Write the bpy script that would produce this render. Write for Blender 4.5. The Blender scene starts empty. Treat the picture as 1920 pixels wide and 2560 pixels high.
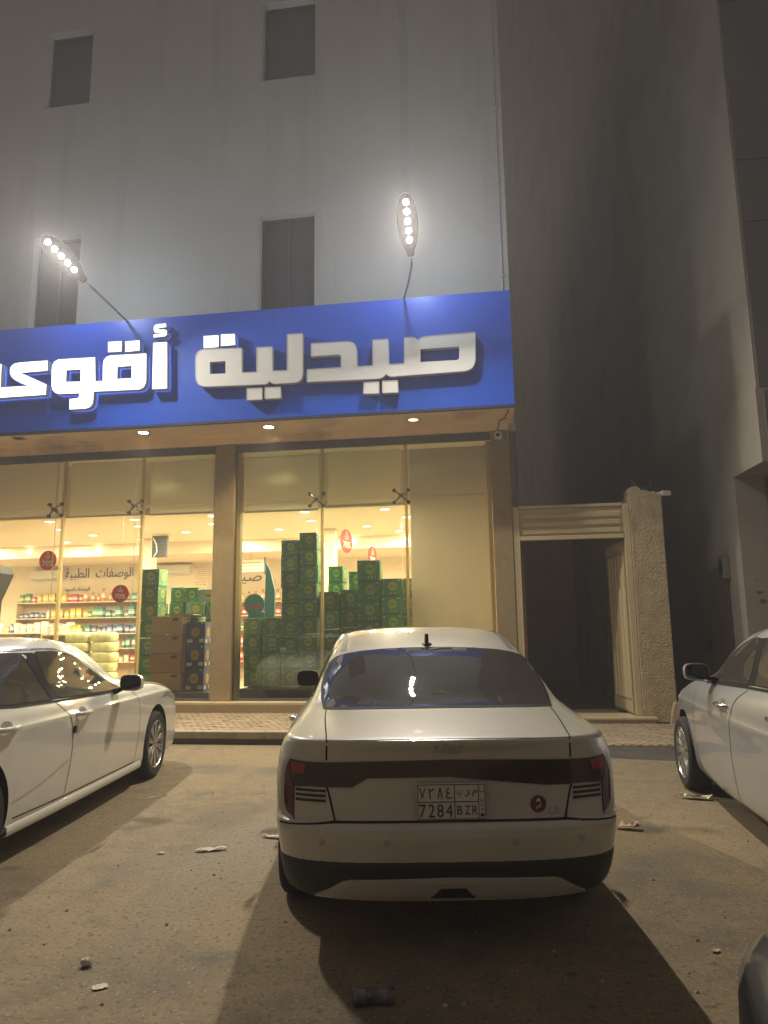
import bpy, bmesh, math, random
from mathutils import Vector, Matrix
random.seed(7)
sc = bpy.context.scene
col = sc.collection
R = math.radians
# ------------------------------------------------------------------ camera
F_PX, YAW, PITCH, ROLL, EYE = 1800.0, R(8.2), R(9.5), R(0.77), 1.44
_f = Vector((-math.sin(YAW)*math.cos(PITCH), math.cos(YAW)*math.cos(PITCH), math.sin(PITCH)))
_r0 = Vector((math.cos(YAW), math.sin(YAW), 0)); _u0 = _r0.cross(_f)
_r = _r0*math.cos(ROLL) - _u0*math.sin(ROLL); _u = _r0*math.sin(ROLL) + _u0*math.cos(ROLL)
cam_d = bpy.data.cameras.new('camera'); cam = bpy.data.objects.new('camera', cam_d); col.objects.link(cam)
M = Matrix((_r, _u, -_f)).transposed().to_4x4(); M.translation = (0, 0, EYE)
cam.matrix_world = M
cam_d.sensor_fit = 'HORIZONTAL'; cam_d.sensor_width = 36; cam_d.lens = 36*F_PX/1920
cam_d.clip_start = .05; cam_d.clip_end = 500
sc.camera = cam
def at(x, y, Y):
    """point of the world plane Y=const that photo pixel (x, y) looks at"""
    d = _f + _r*((x-960)/F_PX) - _u*((y-1280)/F_PX)
    return Vector((0, 0, EYE)) + d*(Y/d.y)
# ------------------------------------------------------------------ night sky
w = bpy.data.worlds.new('World'); sc.world = w; w.use_nodes = True
nt = w.node_tree; nt.nodes.clear()
sky = nt.nodes.new('ShaderNodeTexSky'); sky.sky_type = 'NISHITA'; sky.sun_disc = False
sky.sun_elevation = R(-2.0); sky.sun_rotation = R(200); sky.air_density = 2; sky.dust_density = 6
bg = nt.nodes.new('ShaderNodeBackground'); bg.inputs[1].default_value = .004
nt.links.new(sky.outputs[0], bg.inputs[0])
bg2 = nt.nodes.new('ShaderNodeBackground'); bg2.inputs[0].default_value = (1.0, .87, .74, 1); bg2.inputs[1].default_value = .145   # glow of the town
add = nt.nodes.new('ShaderNodeAddShader'); out = nt.nodes.new('ShaderNodeOutputWorld')
nt.links.new(bg.outputs[0], add.inputs[0]); nt.links.new(bg2.outputs[0], add.inputs[1]); nt.links.new(add.outputs[0], out.inputs[0])
sc.view_settings.view_transform = 'Standard'; sc.view_settings.look = 'None'
sc.view_settings.gamma = 1; sc.view_settings.exposure = 0.0; sc.view_settings.use_curve_mapping = False
sc.render.engine = 'CYCLES'
cy = sc.cycles; cy.use_denoising = True; cy.max_bounces = 8; cy.transparent_max_bounces = 16
cy.sample_clamp_indirect = 6; cy.sample_clamp_direct = 0; cy.caustics_reflective = False; cy.caustics_refractive = False
cy.use_light_tree = True
# strengths of the lamps and the added wall fill (used in the lamps' own builders below)
FLOOD_W, ADDED_WALL_FILL_W, SOFFIT_W, ROOM_W = 620.0, 95.0, 105.0, 66.0

# ------------------------------------------------------------------ helpers
def tag(o, label=None, cat=None, group=None, kind=None):
    if label: o['label'] = label
    if cat: o['category'] = cat
    if group: o['group'] = group
    if kind: o['kind'] = kind
    return o
def empty(name, loc=(0, 0, 0), rz=0, label=None, cat=None, group=None):
    o = bpy.data.objects.new(name, None); col.objects.link(o)
    o.location = loc; o.rotation_euler = (0, 0, rz); o.empty_display_size = .1
    return tag(o, label, cat, group)
class MB:
    def __init__(self): self.v = []; self.f = []; self.mi = []
    def add(self, vs, fs, m=0):
        b = len(self.v); self.v += [tuple(p) for p in vs]
        self.f += [tuple(b+i for i in f) for f in fs]; self.mi += [m]*len(fs); return self
    def box(self, x0, x1, y0, y1, z0, z1, m=0):
        return self.add([(x0,y0,z0),(x1,y0,z0),(x1,y1,z0),(x0,y1,z0),(x0,y0,z1),(x1,y0,z1),(x1,y1,z1),(x0,y1,z1)],
                        [(0,3,2,1),(4,5,6,7),(0,1,5,4),(1,2,6,5),(2,3,7,6),(3,0,4,7)], m)
    def prism(self, pts, a0, a1, axis='y', m=0):
        """polygon pts extruded along an axis; pts are (x,z) for y, (y,z) for x, (x,y) for z"""
        n = len(pts)
        def P(p, a): return {'y': (p[0], a, p[1]), 'x': (a, p[0], p[1]), 'z': (p[0], p[1], a)}[axis]
        vs = [P(p, a0) for p in pts] + [P(p, a1) for p in pts]
        fs = [tuple(range(n)), tuple(range(2*n-1, n-1, -1))] + [(i, i+n, (i+1) % n+n, (i+1) % n) for i in range(n)]
        return self.add(vs, fs, m)
    def tube(self, pts, r, n=8, m=0):
        pts = [Vector(p) for p in pts]; vs = []; fs = []
        rr = r if isinstance(r, (list, tuple)) else [r]*len(pts)
        for i, p in enumerate(pts):
            d = (pts[min(i+1, len(pts)-1)] - pts[max(i-1, 0)]).normalized()
            a = d.orthogonal().normalized() if abs(d.z) > .95 else d.cross(Vector((0, 0, 1))).normalized()
            b = d.cross(a)
            for k in range(n):
                t = 2*math.pi*k/n; vs.append(p + (a*math.cos(t) + b*math.sin(t))*rr[i])
        for i in range(len(pts)-1):
            for k in range(n): fs.append((i*n+k, i*n+(k+1) % n, (i+1)*n+(k+1) % n, (i+1)*n+k))
        fs.append(tuple(range(n-1, -1, -1))); fs.append(tuple((len(pts)-1)*n+k for k in range(n)))
        return self.add(vs, fs, m)
    def lathe(self, prof, n=20, axis='z', c=(0, 0, 0), m=0, close=False, caps=True):
        """prof: (radius, height) pairs turned about an axis through c"""
        vs = []; fs = []
        for (r, h) in prof:
            for k in range(n):
                t = 2*math.pi*k/n; a, b = r*math.cos(t), r*math.sin(t)
                p = {'z': (a, b, h), 'y': (a, h, b), 'x': (h, a, b)}[axis]
                vs.append((p[0]+c[0], p[1]+c[1], p[2]+c[2]))
        q = len(prof)
        for i in range(q-1 if not close else q):
            j = (i+1) % q
            for k in range(n): fs.append((i*n+k, i*n+(k+1) % n, j*n+(k+1) % n, j*n+k))
        if not close and caps:
            if prof[0][0] > 1e-6: fs.append(tuple(range(n-1, -1, -1)))
            if prof[-1][0] > 1e-6: fs.append(tuple((q-1)*n+k for k in range(n)))
        return self.add(vs, fs, m)
    def build(self, name, mat, parent=None, smooth=None, bevel=0, seg=2, loc=None, fix=True):
        me = bpy.data.meshes.new(name); me.from_pydata(self.v, [], self.f)
        mats = mat if isinstance(mat, (list, tuple)) else [mat]
        for mm in mats: me.materials.append(mm)
        if len(mats) > 1: me.polygons.foreach_set('material_index', self.mi)
        if fix or bevel:
            bm = bmesh.new(); bm.from_mesh(me)
            bmesh.ops.remove_doubles(bm, verts=bm.verts, dist=1e-5)
            bmesh.ops.recalc_face_normals(bm, faces=bm.faces)
            if bevel:
                es = [e for e in bm.edges if len(e.link_faces) == 2 and e.calc_face_angle(0) > .5]
                bmesh.ops.bevel(bm, geom=es, offset=bevel, segments=seg, affect='EDGES', profile=.5, clamp_overlap=True)
            bm.to_mesh(me); bm.free()
        if smooth is not None:
            me.polygons.foreach_set('use_smooth', [True]*len(me.polygons)); me.set_sharp_from_angle(angle=R(smooth))
        o = bpy.data.objects.new(name, me); col.objects.link(o)
        if parent: o.parent = parent
        if loc: o.location = loc
        return o
def box(name, mat, x0, x1, y0, y1, z0, z1, parent=None, bevel=.004, seg=1):
    return MB().box(x0, x1, y0, y1, z0, z1).build(name, mat, parent, bevel=bevel, seg=seg, smooth=40 if bevel else None)
def dup(o, parent=None, name=None):
    c = o.copy(); col.objects.link(c); c.parent = parent
    for ch in list(o.children): dup(ch, c)
    return c
# ------------------------------------------------------------------ materials
def mat(name, base, rough=.6, metal=0.0, var=0.0, vscale=3.0, var2=None, bump=0.0, bscale=60.0, coat=0.0, emit=None, es=0.0,
        spec=.5, speck=None, detail=6.0, dirt=None):
    m = bpy.data.materials.new(name); m.use_nodes = True; nt = m.node_tree; N = nt.nodes; L = nt.links
    b = N['Principled BSDF']; b.inputs['Roughness'].default_value = rough; b.inputs['Metallic'].default_value = metal
    b.inputs['Base Color'].default_value = (*base, 1); b.inputs['Specular IOR Level'].default_value = spec
    if coat: b.inputs['Coat Weight'].default_value = coat; b.inputs['Coat Roughness'].default_value = .04
    if emit: b.inputs['Emission Color'].default_value = (*emit, 1); b.inputs['Emission Strength'].default_value = es
    tc = N.new('ShaderNodeTexCoord')
    cur = None
    if var or var2:
        n = N.new('ShaderNodeTexNoise'); n.inputs['Scale'].default_value = vscale; n.inputs['Detail'].default_value = detail; n.inputs['Roughness'].default_value = .65
        L.new(tc.outputs['Object'], n.inputs['Vector'])
        rp = N.new('ShaderNodeValToRGB'); rp.color_ramp.elements[0].position = .32; rp.color_ramp.elements[1].position = .68
        a = [max(0, c*(1-var)) for c in base]; z = [c*(1+var) for c in base] if var2 is None else list(var2)
        rp.color_ramp.elements[0].color = (*a, 1); rp.color_ramp.elements[1].color = (*z, 1)
        L.new(n.outputs['Fac'], rp.inputs['Fac']); cur = rp.outputs['Color']
    if speck:   # (scale, threshold, colour)
        v = N.new('ShaderNodeTexVoronoi'); v.inputs['Scale'].default_value = speck[0]; L.new(tc.outputs['Object'], v.inputs['Vector'])
        lt = N.new('ShaderNodeMath'); lt.operation = 'LESS_THAN'; lt.inputs[1].default_value = speck[1]; L.new(v.outputs['Distance'], lt.inputs[0])
        mx = N.new('ShaderNodeMix'); mx.data_type = 'RGBA'; L.new(lt.outputs[0], mx.inputs['Factor'])
        if cur: L.new(cur, mx.inputs['A'])
        else: mx.inputs['A'].default_value = (*base, 1)
        mx.inputs['B'].default_value = (*speck[2], 1); cur = mx.outputs['Result']
    for dd in ([] if not dirt else dirt if isinstance(dirt, list) else [dirt]):    # (scale, low, high, colour[, stretch]) stains with their own shape
        n = N.new('ShaderNodeTexNoise'); n.inputs['Scale'].default_value = dd[0]; n.inputs['Detail'].default_value = 8
        mp = N.new('ShaderNodeMapping'); mp.inputs['Scale'].default_value = dd[4] if len(dd) > 4 else (1, 1, 1); mp.inputs['Location'].default_value = (dd[0]*3.1, dd[1]*17, 0)
        L.new(tc.outputs['Object'], mp.inputs['Vector']); L.new(mp.outputs[0], n.inputs['Vector'])
        rp = N.new('ShaderNodeMapRange'); rp.inputs['From Min'].default_value = dd[1]; rp.inputs['From Max'].default_value = dd[2]; L.new(n.outputs['Fac'], rp.inputs['Value'])
        mx = N.new('ShaderNodeMix'); mx.data_type = 'RGBA'; L.new(rp.outputs[0], mx.inputs['Factor'])
        if cur: L.new(cur, mx.inputs['A'])
        else: mx.inputs['A'].default_value = (*base, 1)
        mx.inputs['B'].default_value = (*dd[3], 1); cur = mx.outputs['Result']
    if cur: L.new(cur, b.inputs['Base Color'])
    if bump:
        n = N.new('ShaderNodeTexNoise'); n.inputs['Scale'].default_value = bscale; n.inputs['Detail'].default_value = 5
        L.new(tc.outputs['Object'], n.inputs['Vector'])
        bp = N.new('ShaderNodeBump'); bp.inputs['Strength'].default_value = bump; bp.inputs['Distance'].default_value = .03
        L.new(n.outputs['Fac'], bp.inputs['Height']); L.new(bp.outputs[0], b.inputs['Normal'])
    return m
def glass_mat(name, tint, refl=.06, rough=.0):
    m = bpy.data.materials.new(name); m.use_nodes = True; nt = m.node_tree; N = nt.nodes; L = nt.links; N.clear()
    o = N.new('ShaderNodeOutputMaterial'); t = N.new('ShaderNodeBsdfTransparent'); t.inputs[0].default_value = (*tint, 1)
    g = N.new('ShaderNodeBsdfGlossy'); g.inputs['Roughness'].default_value = rough
    fr = N.new('ShaderNodeFresnel'); fr.inputs['IOR'].default_value = 1.45
    ad = N.new('ShaderNodeMath'); ad.operation = 'ADD'; ad.inputs[1].default_value = refl; L.new(fr.outputs[0], ad.inputs[0])
    mx = N.new('ShaderNodeMixShader'); L.new(ad.outputs[0], mx.inputs[0]); L.new(t.outputs[0], mx.inputs[1]); L.new(g.outputs[0], mx.inputs[2])
    L.new(mx.outputs[0], o.inputs[0]); return m
def emit_mat(name, colr, s):
    m = bpy.data.materials.new(name); m.use_nodes = True; nt = m.node_tree; nt.nodes.clear()
    o = nt.nodes.new('ShaderNodeOutputMaterial'); e = nt.nodes.new('ShaderNodeEmission'); e.inputs[0].default_value = (*colr, 1); e.inputs[1].default_value = s
    nt.links.new(e.outputs[0], o.inputs[0]); return m
m_wall   = mat('render_wall', (.46,.45,.43), .85, var=.06, vscale=.7, bump=.06, bscale=220, dirt=[(.35,.50,.75,(.41,.40,.375)),(1.6,.54,.78,(.385,.375,.355),(1.4,1.4,.12)),(9,.60,.75,(.43,.42,.40))])
m_stucco = mat('rough_stucco', (.30,.232,.125), .9, var=.10, vscale=9, bump=.5, bscale=60)
m_stucco2= mat('coarse_stucco', (.46,.365,.22), .92, var=.18, vscale=7, bump=1.0, bscale=38, dirt=(1.2,.55,.8,(.25,.2,.14)))
m_soffit = mat('soffit_paint', (.86,.68,.42), .8, var=.08, vscale=1.5, dirt=(1.1,.55,.8,(.38,.30,.20)))
m_marble = mat('cream_marble', (.60,.49,.30), .35, var=.1, vscale=4)
m_blue   = mat('blue_panel', (.012,.088,.60), .38, var=.06, vscale=1.2)
m_bluedk = mat('dark_blue_edge', (.02,.03,.09), .5)
m_letter = mat('unlit_letter_acrylic', (.74,.74,.72), .4, var=.03, vscale=6)
m_ledge  = mat('letter_side_metal', (.50,.50,.50), .45, metal=.2)
m_lit    = mat('lit_letter_acrylic', (.8,.85,.9), .4, emit=(.80,.95,1.0), es=2.6)
m_frame  = mat('window_frame_dark', (.06,.06,.065), .5)
m_pane   = mat('dark_window_pane', (.050,.055,.070), .18, var=.2, vscale=1.2)
m_reveal = mat('window_reveal', (.62,.61,.58), .8, var=.04)
m_glass  = glass_mat('shopfront_glass', (.92,.96,.90), .02)
m_gedge  = mat('glass_edge_green', (.42,.52,.34), .2, var=.2)
m_fin    = mat('cream_mullion', (.80,.70,.46), .5, var=.06)
m_steel  = mat('spider_steel', (.14,.13,.11), .35, metal=.8)
m_channel= mat('grey_channel', (.10,.10,.115), .55, var=.1)
m_blind  = mat('grey_roller_blind', (.72,.66,.54), .85, var=.05, vscale=1.5, bump=.15, bscale=400)
def translucent(m, k, c=(.56,.50,.38,1)):
    nt = m.node_tree; N = nt.nodes; L = nt.links; b = N['Principled BSDF']; t = N.new('ShaderNodeBsdfTranslucent'); t.inputs[0].default_value = c
    mx = N.new('ShaderNodeMixShader'); mx.inputs[0].default_value = k; o = N['Material Output']
    L.new(b.outputs[0], mx.inputs[1]); L.new(t.outputs[0], mx.inputs[2]); L.new(mx.outputs[0], o.inputs[0])
translucent(m_blind, .50, (.66,.60,.47,1))
translucent(m_fin, .65, (.85,.75,.52,1))
m_blind2 = mat('long_blind_cloth', (.60,.555,.46), .85, var=.05, vscale=1.5, bump=.15, bscale=400); translucent(m_blind2, .28)
m_room   = mat('room_paint', (.80,.70,.56), .8, var=.02)
m_ceil   = mat('room_ceiling', (.82,.70,.55), .8)
m_roomfl = mat('room_floor_tile', (.55,.47,.36), .25, var=.05)
m_lampw  = emit_mat('ceiling_lamp_white', (1.0,.93,.75), 9.0)
m_asph = mat('asphalt', (.205,.155,.092), .9, var=.26, vscale=5.0, detail=12.0, bump=.28, bscale=170, speck=(85,.17,(.27,.23,.175)),
             dirt=[(.42,.44,.66,(.262,.192,.102)),(.9,.56,.70,(.135,.112,.082)),(2.4,.60,.72,(.115,.098,.075)),(.7,.58,.66,(.22,.18,.125),(1,.25,1)),(14,.62,.70,(.10,.085,.062)),(38,.56,.64,(.125,.100,.068)),(55,.60,.66,(.30,.255,.19))])
m_paver = mat('paver_concrete', (.30,.235,.155), .9, var=.18, vscale=2.2, bump=.35, bscale=70)
m_paver2= mat('paver_concrete_pale', (.36,.28,.185), .9, var=.18, vscale=2.5, bump=.35, bscale=70)
m_sand = mat('joint_sand', (.23,.175,.11), .95, var=.2, vscale=6, bump=.3)
m_kerb = mat('kerb_concrete', (.36,.31,.23), .88, var=.12, vscale=4, bump=.3, dirt=(1.5,.5,.7,(.24,.19,.13)))
m_gate = mat('cream_gate_metal', (.55,.45,.27), .45, var=.05, vscale=3)
m_dark = mat('black_plastic', (.012,.012,.013), .5)
m_white= mat('white_plastic', (.7,.7,.68), .45)
m_black= mat('flat_black', (.01,.01,.01), .8)

# ------------------------------------------------------------------ text
def text(name, body, size, m, parent, loc, rot=(R(90), 0, 0), extrude=.002, width=None, height=None, align='CENTER', shear=0.0, bold=0.0):
    c = bpy.data.curves.new(name, 'FONT'); c.body = body; c.size = size; c.extrude = extrude; c.align_x = align; c.align_y = 'CENTER'
    c.resolution_u = 3; c.offset = bold; c.shear = shear
    t = bpy.data.objects.new('tmp', c); col.objects.link(t); bpy.context.view_layer.update()
    me = bpy.data.meshes.new_from_object(t.evaluated_get(bpy.context.evaluated_depsgraph_get()))
    bpy.data.objects.remove(t)
    me.name = name; me.materials.clear(); me.materials.append(m)
    if len(me.vertices):
        xs = [v.co.x for v in me.vertices]; ys = [v.co.y for v in me.vertices]
        cx, cyy = (min(xs)+max(xs))/2, (min(ys)+max(ys))/2
        kx = width/max(1e-6, max(xs)-min(xs)) if width else 1; ky = height/max(1e-6, max(ys)-min(ys)) if height else kx
        if not width and height: kx = ky
        for v in me.vertices: v.co.x = (v.co.x-cx)*kx; v.co.y = (v.co.y-cyy)*ky
    o = bpy.data.objects.new(name, me); col.objects.link(o); o.location = loc; o.rotation_euler = rot
    if parent: o.parent = parent
    return o
def ordinal(i):
    return ['first','second','third','fourth','fifth','sixth','seventh','eighth','ninth','tenth','eleventh','twelfth','thirteenth','fourteenth','fifteenth','sixteenth','seventeenth','eighteenth','nineteenth','twentieth'][i] if i < 20 else '%dth' % (i+1)
# ================================================================== SETTING
g = MB(); g.add([(-45,-30,0),(45,-30,0),(45,90,0),(-45,90,0)], [(0,1,2,3)])
tag(g.build('asphalt_ground', m_asph), kind='structure')
# ---- pavement in front of the shop: bed, kerb stones, pavers
pav = MB().box(-16, .55, 9.64, 11.80, 0.005, .115).build('pavement', m_sand); tag(pav, kind='structure')
fore = MB().box(.56, 8.0, 9.62, 11.86, .002, .012).build('forecourt', m_sand); tag(fore, kind='structure')
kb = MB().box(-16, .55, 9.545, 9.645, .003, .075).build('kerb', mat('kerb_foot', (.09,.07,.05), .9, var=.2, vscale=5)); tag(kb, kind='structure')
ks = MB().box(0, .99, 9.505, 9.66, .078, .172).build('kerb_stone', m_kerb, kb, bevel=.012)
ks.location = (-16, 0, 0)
for i in range(1, 17):
    o = ks.copy(); col.objects.link(o); o.location = (-16+i*1.0, 0, random.uniform(-.003, .003)); o.scale.x = 1.0 if i < 16 else .55
def paver_poly():
    Lx, a = .218, .02; h = .052
    lo = [(-Lx/2, -a), (-Lx/4, a), (0, -a), (Lx/4, a), (Lx/2, -a)]
    return [(x, y-h) for x, y in lo] + [(x, y+h) for x, y in reversed(lo)]
pp = paver_poly()
pv_me = {}
for nm, m in (('paver', m_paver), ('paver_pale', m_paver2)):
    b = MB().prism([(x, y) for x, y in pp], -.03, .0, 'z')
    o = b.build('paver', m, None, bevel=.004, seg=1); pv_me[nm] = o.data; bpy.data.objects.remove(o)
def lay(parent, x0, x1, y0, y1, z, seen):
    """pavers row by row; those inside `seen` (xa, xb) are single pieces, the rest one mesh"""
    rest = MB(); j = 0; y = y0+.06
    while y < y1-.05:
        x = x0 + (.05 if j % 2 else .11)+.05
        while x < x1-.1:
            if seen[0] < x < seen[1]:
                o = bpy.data.objects.new('paver', pv_me['paver' if random.random() < .6 else 'paver_pale']); col.objects.link(o); o.parent = parent
                o.location = (x, y, z+random.uniform(-.004, .003)); o.rotation_euler = (random.uniform(-.015, .015), random.uniform(-.015, .015), random.uniform(-.02, .02))
            else:
                zz = z+random.uniform(-.003, .002)
                rest.prism([(px+x, py+y) for px, py in pp], z-.03, zz, 'z')
            x += .224
        y += .1105; j += 1
    r = rest.build('paver_field', m_paver, parent); r['kind'] = 'stuff'
lay(pav, -15.9, .5, 9.67, 11.79, .160, (-4.75, -2.25))
lay(fore, .6, 7.9, 9.66, 11.84, .026, (.85, 3.6))
# darker repair strip of asphalt along the forecourt
s = MB(); s.add([(.3,9.0,.004),(2.55,8.55,.004),(3.5,8.0,.004),(8,7.6,.004),(8,9.62,.004),(.56,9.62,.004)], [(0,1,2,3,4,5)])
tag(s.build('asphalt_patch', mat('asphalt_dark', (.075,.066,.055), .85, var=.3, vscale=2, bump=.5, bscale=80)), kind='structure')

# ================================================================== SHOP BUILDING
bld = empty('shop_building', (0, 0, 0), label='tall grey rendered building with small dark windows above the lit shop', cat='building')
WY = 12.0
xs = [-16, -8.62, -7.63, -4.02, -2.96, .54]; zs = [4.78, 7.0, 9.2, 12.07, 13.80, 17]
open_cells = {(1,1),(3,1),(1,3),(3,3)}
wl = MB()
for i in range(5):
    for j in range(5):
        if (i, j) in open_cells: continue
        a, b, c, d = xs[i], xs[i+1], zs[j], zs[j+1]
        wl.add([(a,WY,c),(b,WY,c),(b,WY,d),(a,WY,d)], [(0,1,2,3)])
wl.add([(.54,WY,0),(.54,30,0),(.54,30,17),(.54,WY,17)], [(0,1,2,3)])
wl.build('wall', m_wall, bld)
for (i, j) in sorted(open_cells):
    a, b, c, d = xs[i], xs[i+1], zs[j], zs[j+1]
    wn = MB().box(a-.02, b+.02, WY+.20, WY+.24, c-.02, d+.02).build('window', m_pane, bld)
    rv = MB(); t = .19
    rv.add([(a,WY,c),(a,WY+t,c),(a,WY+t,d),(a,WY,d)], [(0,1,2,3)]).add([(b,WY,c),(b,WY+t,c),(b,WY+t,d),(b,WY,d)], [(3,2,1,0)])
    rv.add([(a,WY,d),(a,WY+t,d),(b,WY+t,d),(b,WY,d)], [(0,1,2,3)]).add([(a,WY,c),(b,WY,c),(b,WY+t,c),(a,WY+t,c)], [(0,1,2,3)])
    rv.build('reveal', m_reveal, wn)
    fr = MB(); e = .045; y0, y1 = WY+.165, WY+.198
    fr.box(a+.002,a+e,y0,y1,c,d).box(b-e,b-.002,y0,y1,c,d).box(a+e,b-e,y0,y1,d-e,d-.002).box(a+e,b-e,y0,y1,c+.002,c+e)
    if j == 1: fr.box((a+b)/2-.025,(a+b)/2+.025,y0,y1,c+e,d-e)
    fr.build('frame', m_frame, wn)
MB().box(-1.32, -1.18, WY-.012, WY-.002, 6.8, 16.9).build('wall_groove', mat('groove_grey', (.41,.405,.40), .8, var=.08), bld)
pp_ = MB().tube([(.43, WY-.02, 6.8), (.435, WY-.02, 16.9)], .014)
for z in (7.6, 9.4, 10.9, 11.9, 13.4): pp_.box(.40, .47, WY-.045, WY-.003, z-.012, z+.012)
pp_.build('cable_pipe', m_wall, bld)
for (a, b, z0) in ((-4.74, -4.372, .335), (.105, .42, .03), (-9.70, -9.36, .335)):
    MB().box(a, b, 11.93, 12.35, z0, 4.78).build('pillar', m_stucco, bld, bevel=.012)
MB().box(-16, .30, 11.06, 12.0, 4.905, 4.94).box(.30, .498, 11.06, 12.0, 4.905, 4.94).build('soffit', m_soffit, bld)
MB().box(-16, .42, 11.90, 12.3, 4.782, 4.903).build('lintel', m_soffit, bld)
MB().box(-16, .43, 11.80, 12.1, .150, .285).build('plinth', m_marble, bld)
for i in range(14):
    MB().box(-16+i*1.18, -16+i*1.18+1.176, 11.765, 12.12, .288, .333).build('sill_slab', m_marble, bld, bevel=.008)
# ---- glazing
joints_l = [-9.36, -7.80, -6.245, -4.74]; joints_r = [-4.372, -2.905, -1.425, .105]
def pane(a, b, z0, z1):
    o = MB().box(a+.007, b-.007, 12.0, 12.012, z0, z1).build('glass_pane', [m_glass, m_gedge], bld)
    for p in o.data.polygons: p.material_index = 0 if abs(p.normal.y) > .9 else 1
    return o
for js in (joints_l, joints_r):
    for a, b in zip(js[:-1], js[1:]):
        pane(a, b, .345, 3.722); pane(a, b, 3.734, 4.64)
    ch = MB().box(js[0]+.002, js[-1]-.002, 11.975, 12.05, 4.645, 4.78)
    ch.build('head_channel', m_channel, bld)
    x = js[0]+.3
    while x < js[-1]-.1:
        MB().box(x-.006, x+.006, 11.962, 11.973, 4.66, 4.77).build('channel_bracket', m_steel, bld); x += random.uniform(.45, .75)
    MB().box(js[0]+.002, js[-1]-.002, 11.99, 12.03, .335, .372).build('base_channel', m_channel, bld)
    for x in js[1:-1]:
        MB().box(x+.045, x+.090, 12.10, 12.18, .34, 4.78).build('mullion', m_fin, bld, bevel=.004)
def spider(x, z):
    s = MB().lathe([(.001,11.90),(.035,11.905),(.035,11.955),(.02,12.05)], 12, 'y', (x, 0, z))
    for dx in (-1, 1):
        for dz in (-1, 1):
            s.tube([(x, 11.93, z), (x+dx*.06, 11.945, z+dz*.055), (x+dx*.115, 11.975, z+dz*.10)], [.016, .013, .011], 6)
            s.lathe([(.001,11.945),(.026,11.948),(.034,11.965),(.034,11.998)], 12, 'y', (x+dx*.12, 0, z+dz*.105))
    s.build('spider_fitting', m_steel, bld, smooth=40)
for x in (-7.80, -6.245, -2.905, -1.425): spider(x, 3.728)
# the cream end posts of the bays
MB().box(-4.366, -4.30, 12.06, 12.2, .34, 4.64).build('end_post', m_fin, bld)
MB().box(.03, .10, 12.06, 12.2, .34, 4.64).build('end_post', m_fin, bld)
MB().box(-4.80, -4.745, 12.06, 12.2, .34, 4.64).build('end_post', m_fin, bld)

# ---- roller blinds
def blind(a, b, z0, z1, label, m_blind=m_blind):
    e = empty('roller_blind', ((a+b)/2, 12.22, z0), label=label, cat='blind', group='roller blinds behind the shop glass')
    w = (b-a)/2; n = 10
    m = MB(); vs = []; fs = []
    for i in range(n+1):
        x = -w+2*w*i/n
        for zz in (0, (z1-z0)*.5, z1-z0): vs.append((x, .006*math.sin(i*1.7+zz*2), zz))
    for i in range(n):
        for j in range(2): fs.append((i*3+j, (i+1)*3+j, (i+1)*3+j+1, i*3+j+1))
    m.add(vs, fs).build('cloth', m_blind, e, smooth=60)
    MB().box(-w, w, -.012, .012, -.03, .004).build('bottom_bar', m_blind, e, bevel=.004)
blind(-9.28, -7.78, 3.66, 4.70, 'grey roller blind, leftmost of the row behind the shop glass')
blind(-7.66, -6.22, 3.645, 4.66, 'grey roller blind between the two left spider fittings')
blind(-6.08, -4.78, 3.63, 4.60, 'grey roller blind just left of the beige pillar')
blind(-4.29, -2.92, 3.61, 4.57, 'grey roller blind just right of the beige pillar')
blind(-2.76, -1.46, 3.665, 4.62, 'grey roller blind above the tallest green carton stacks, right of a spider fitting')
blind(-1.30, .03, .40, 4.60, 'full length grey blind filling the rightmost shop pane', m_blind2)

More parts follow.
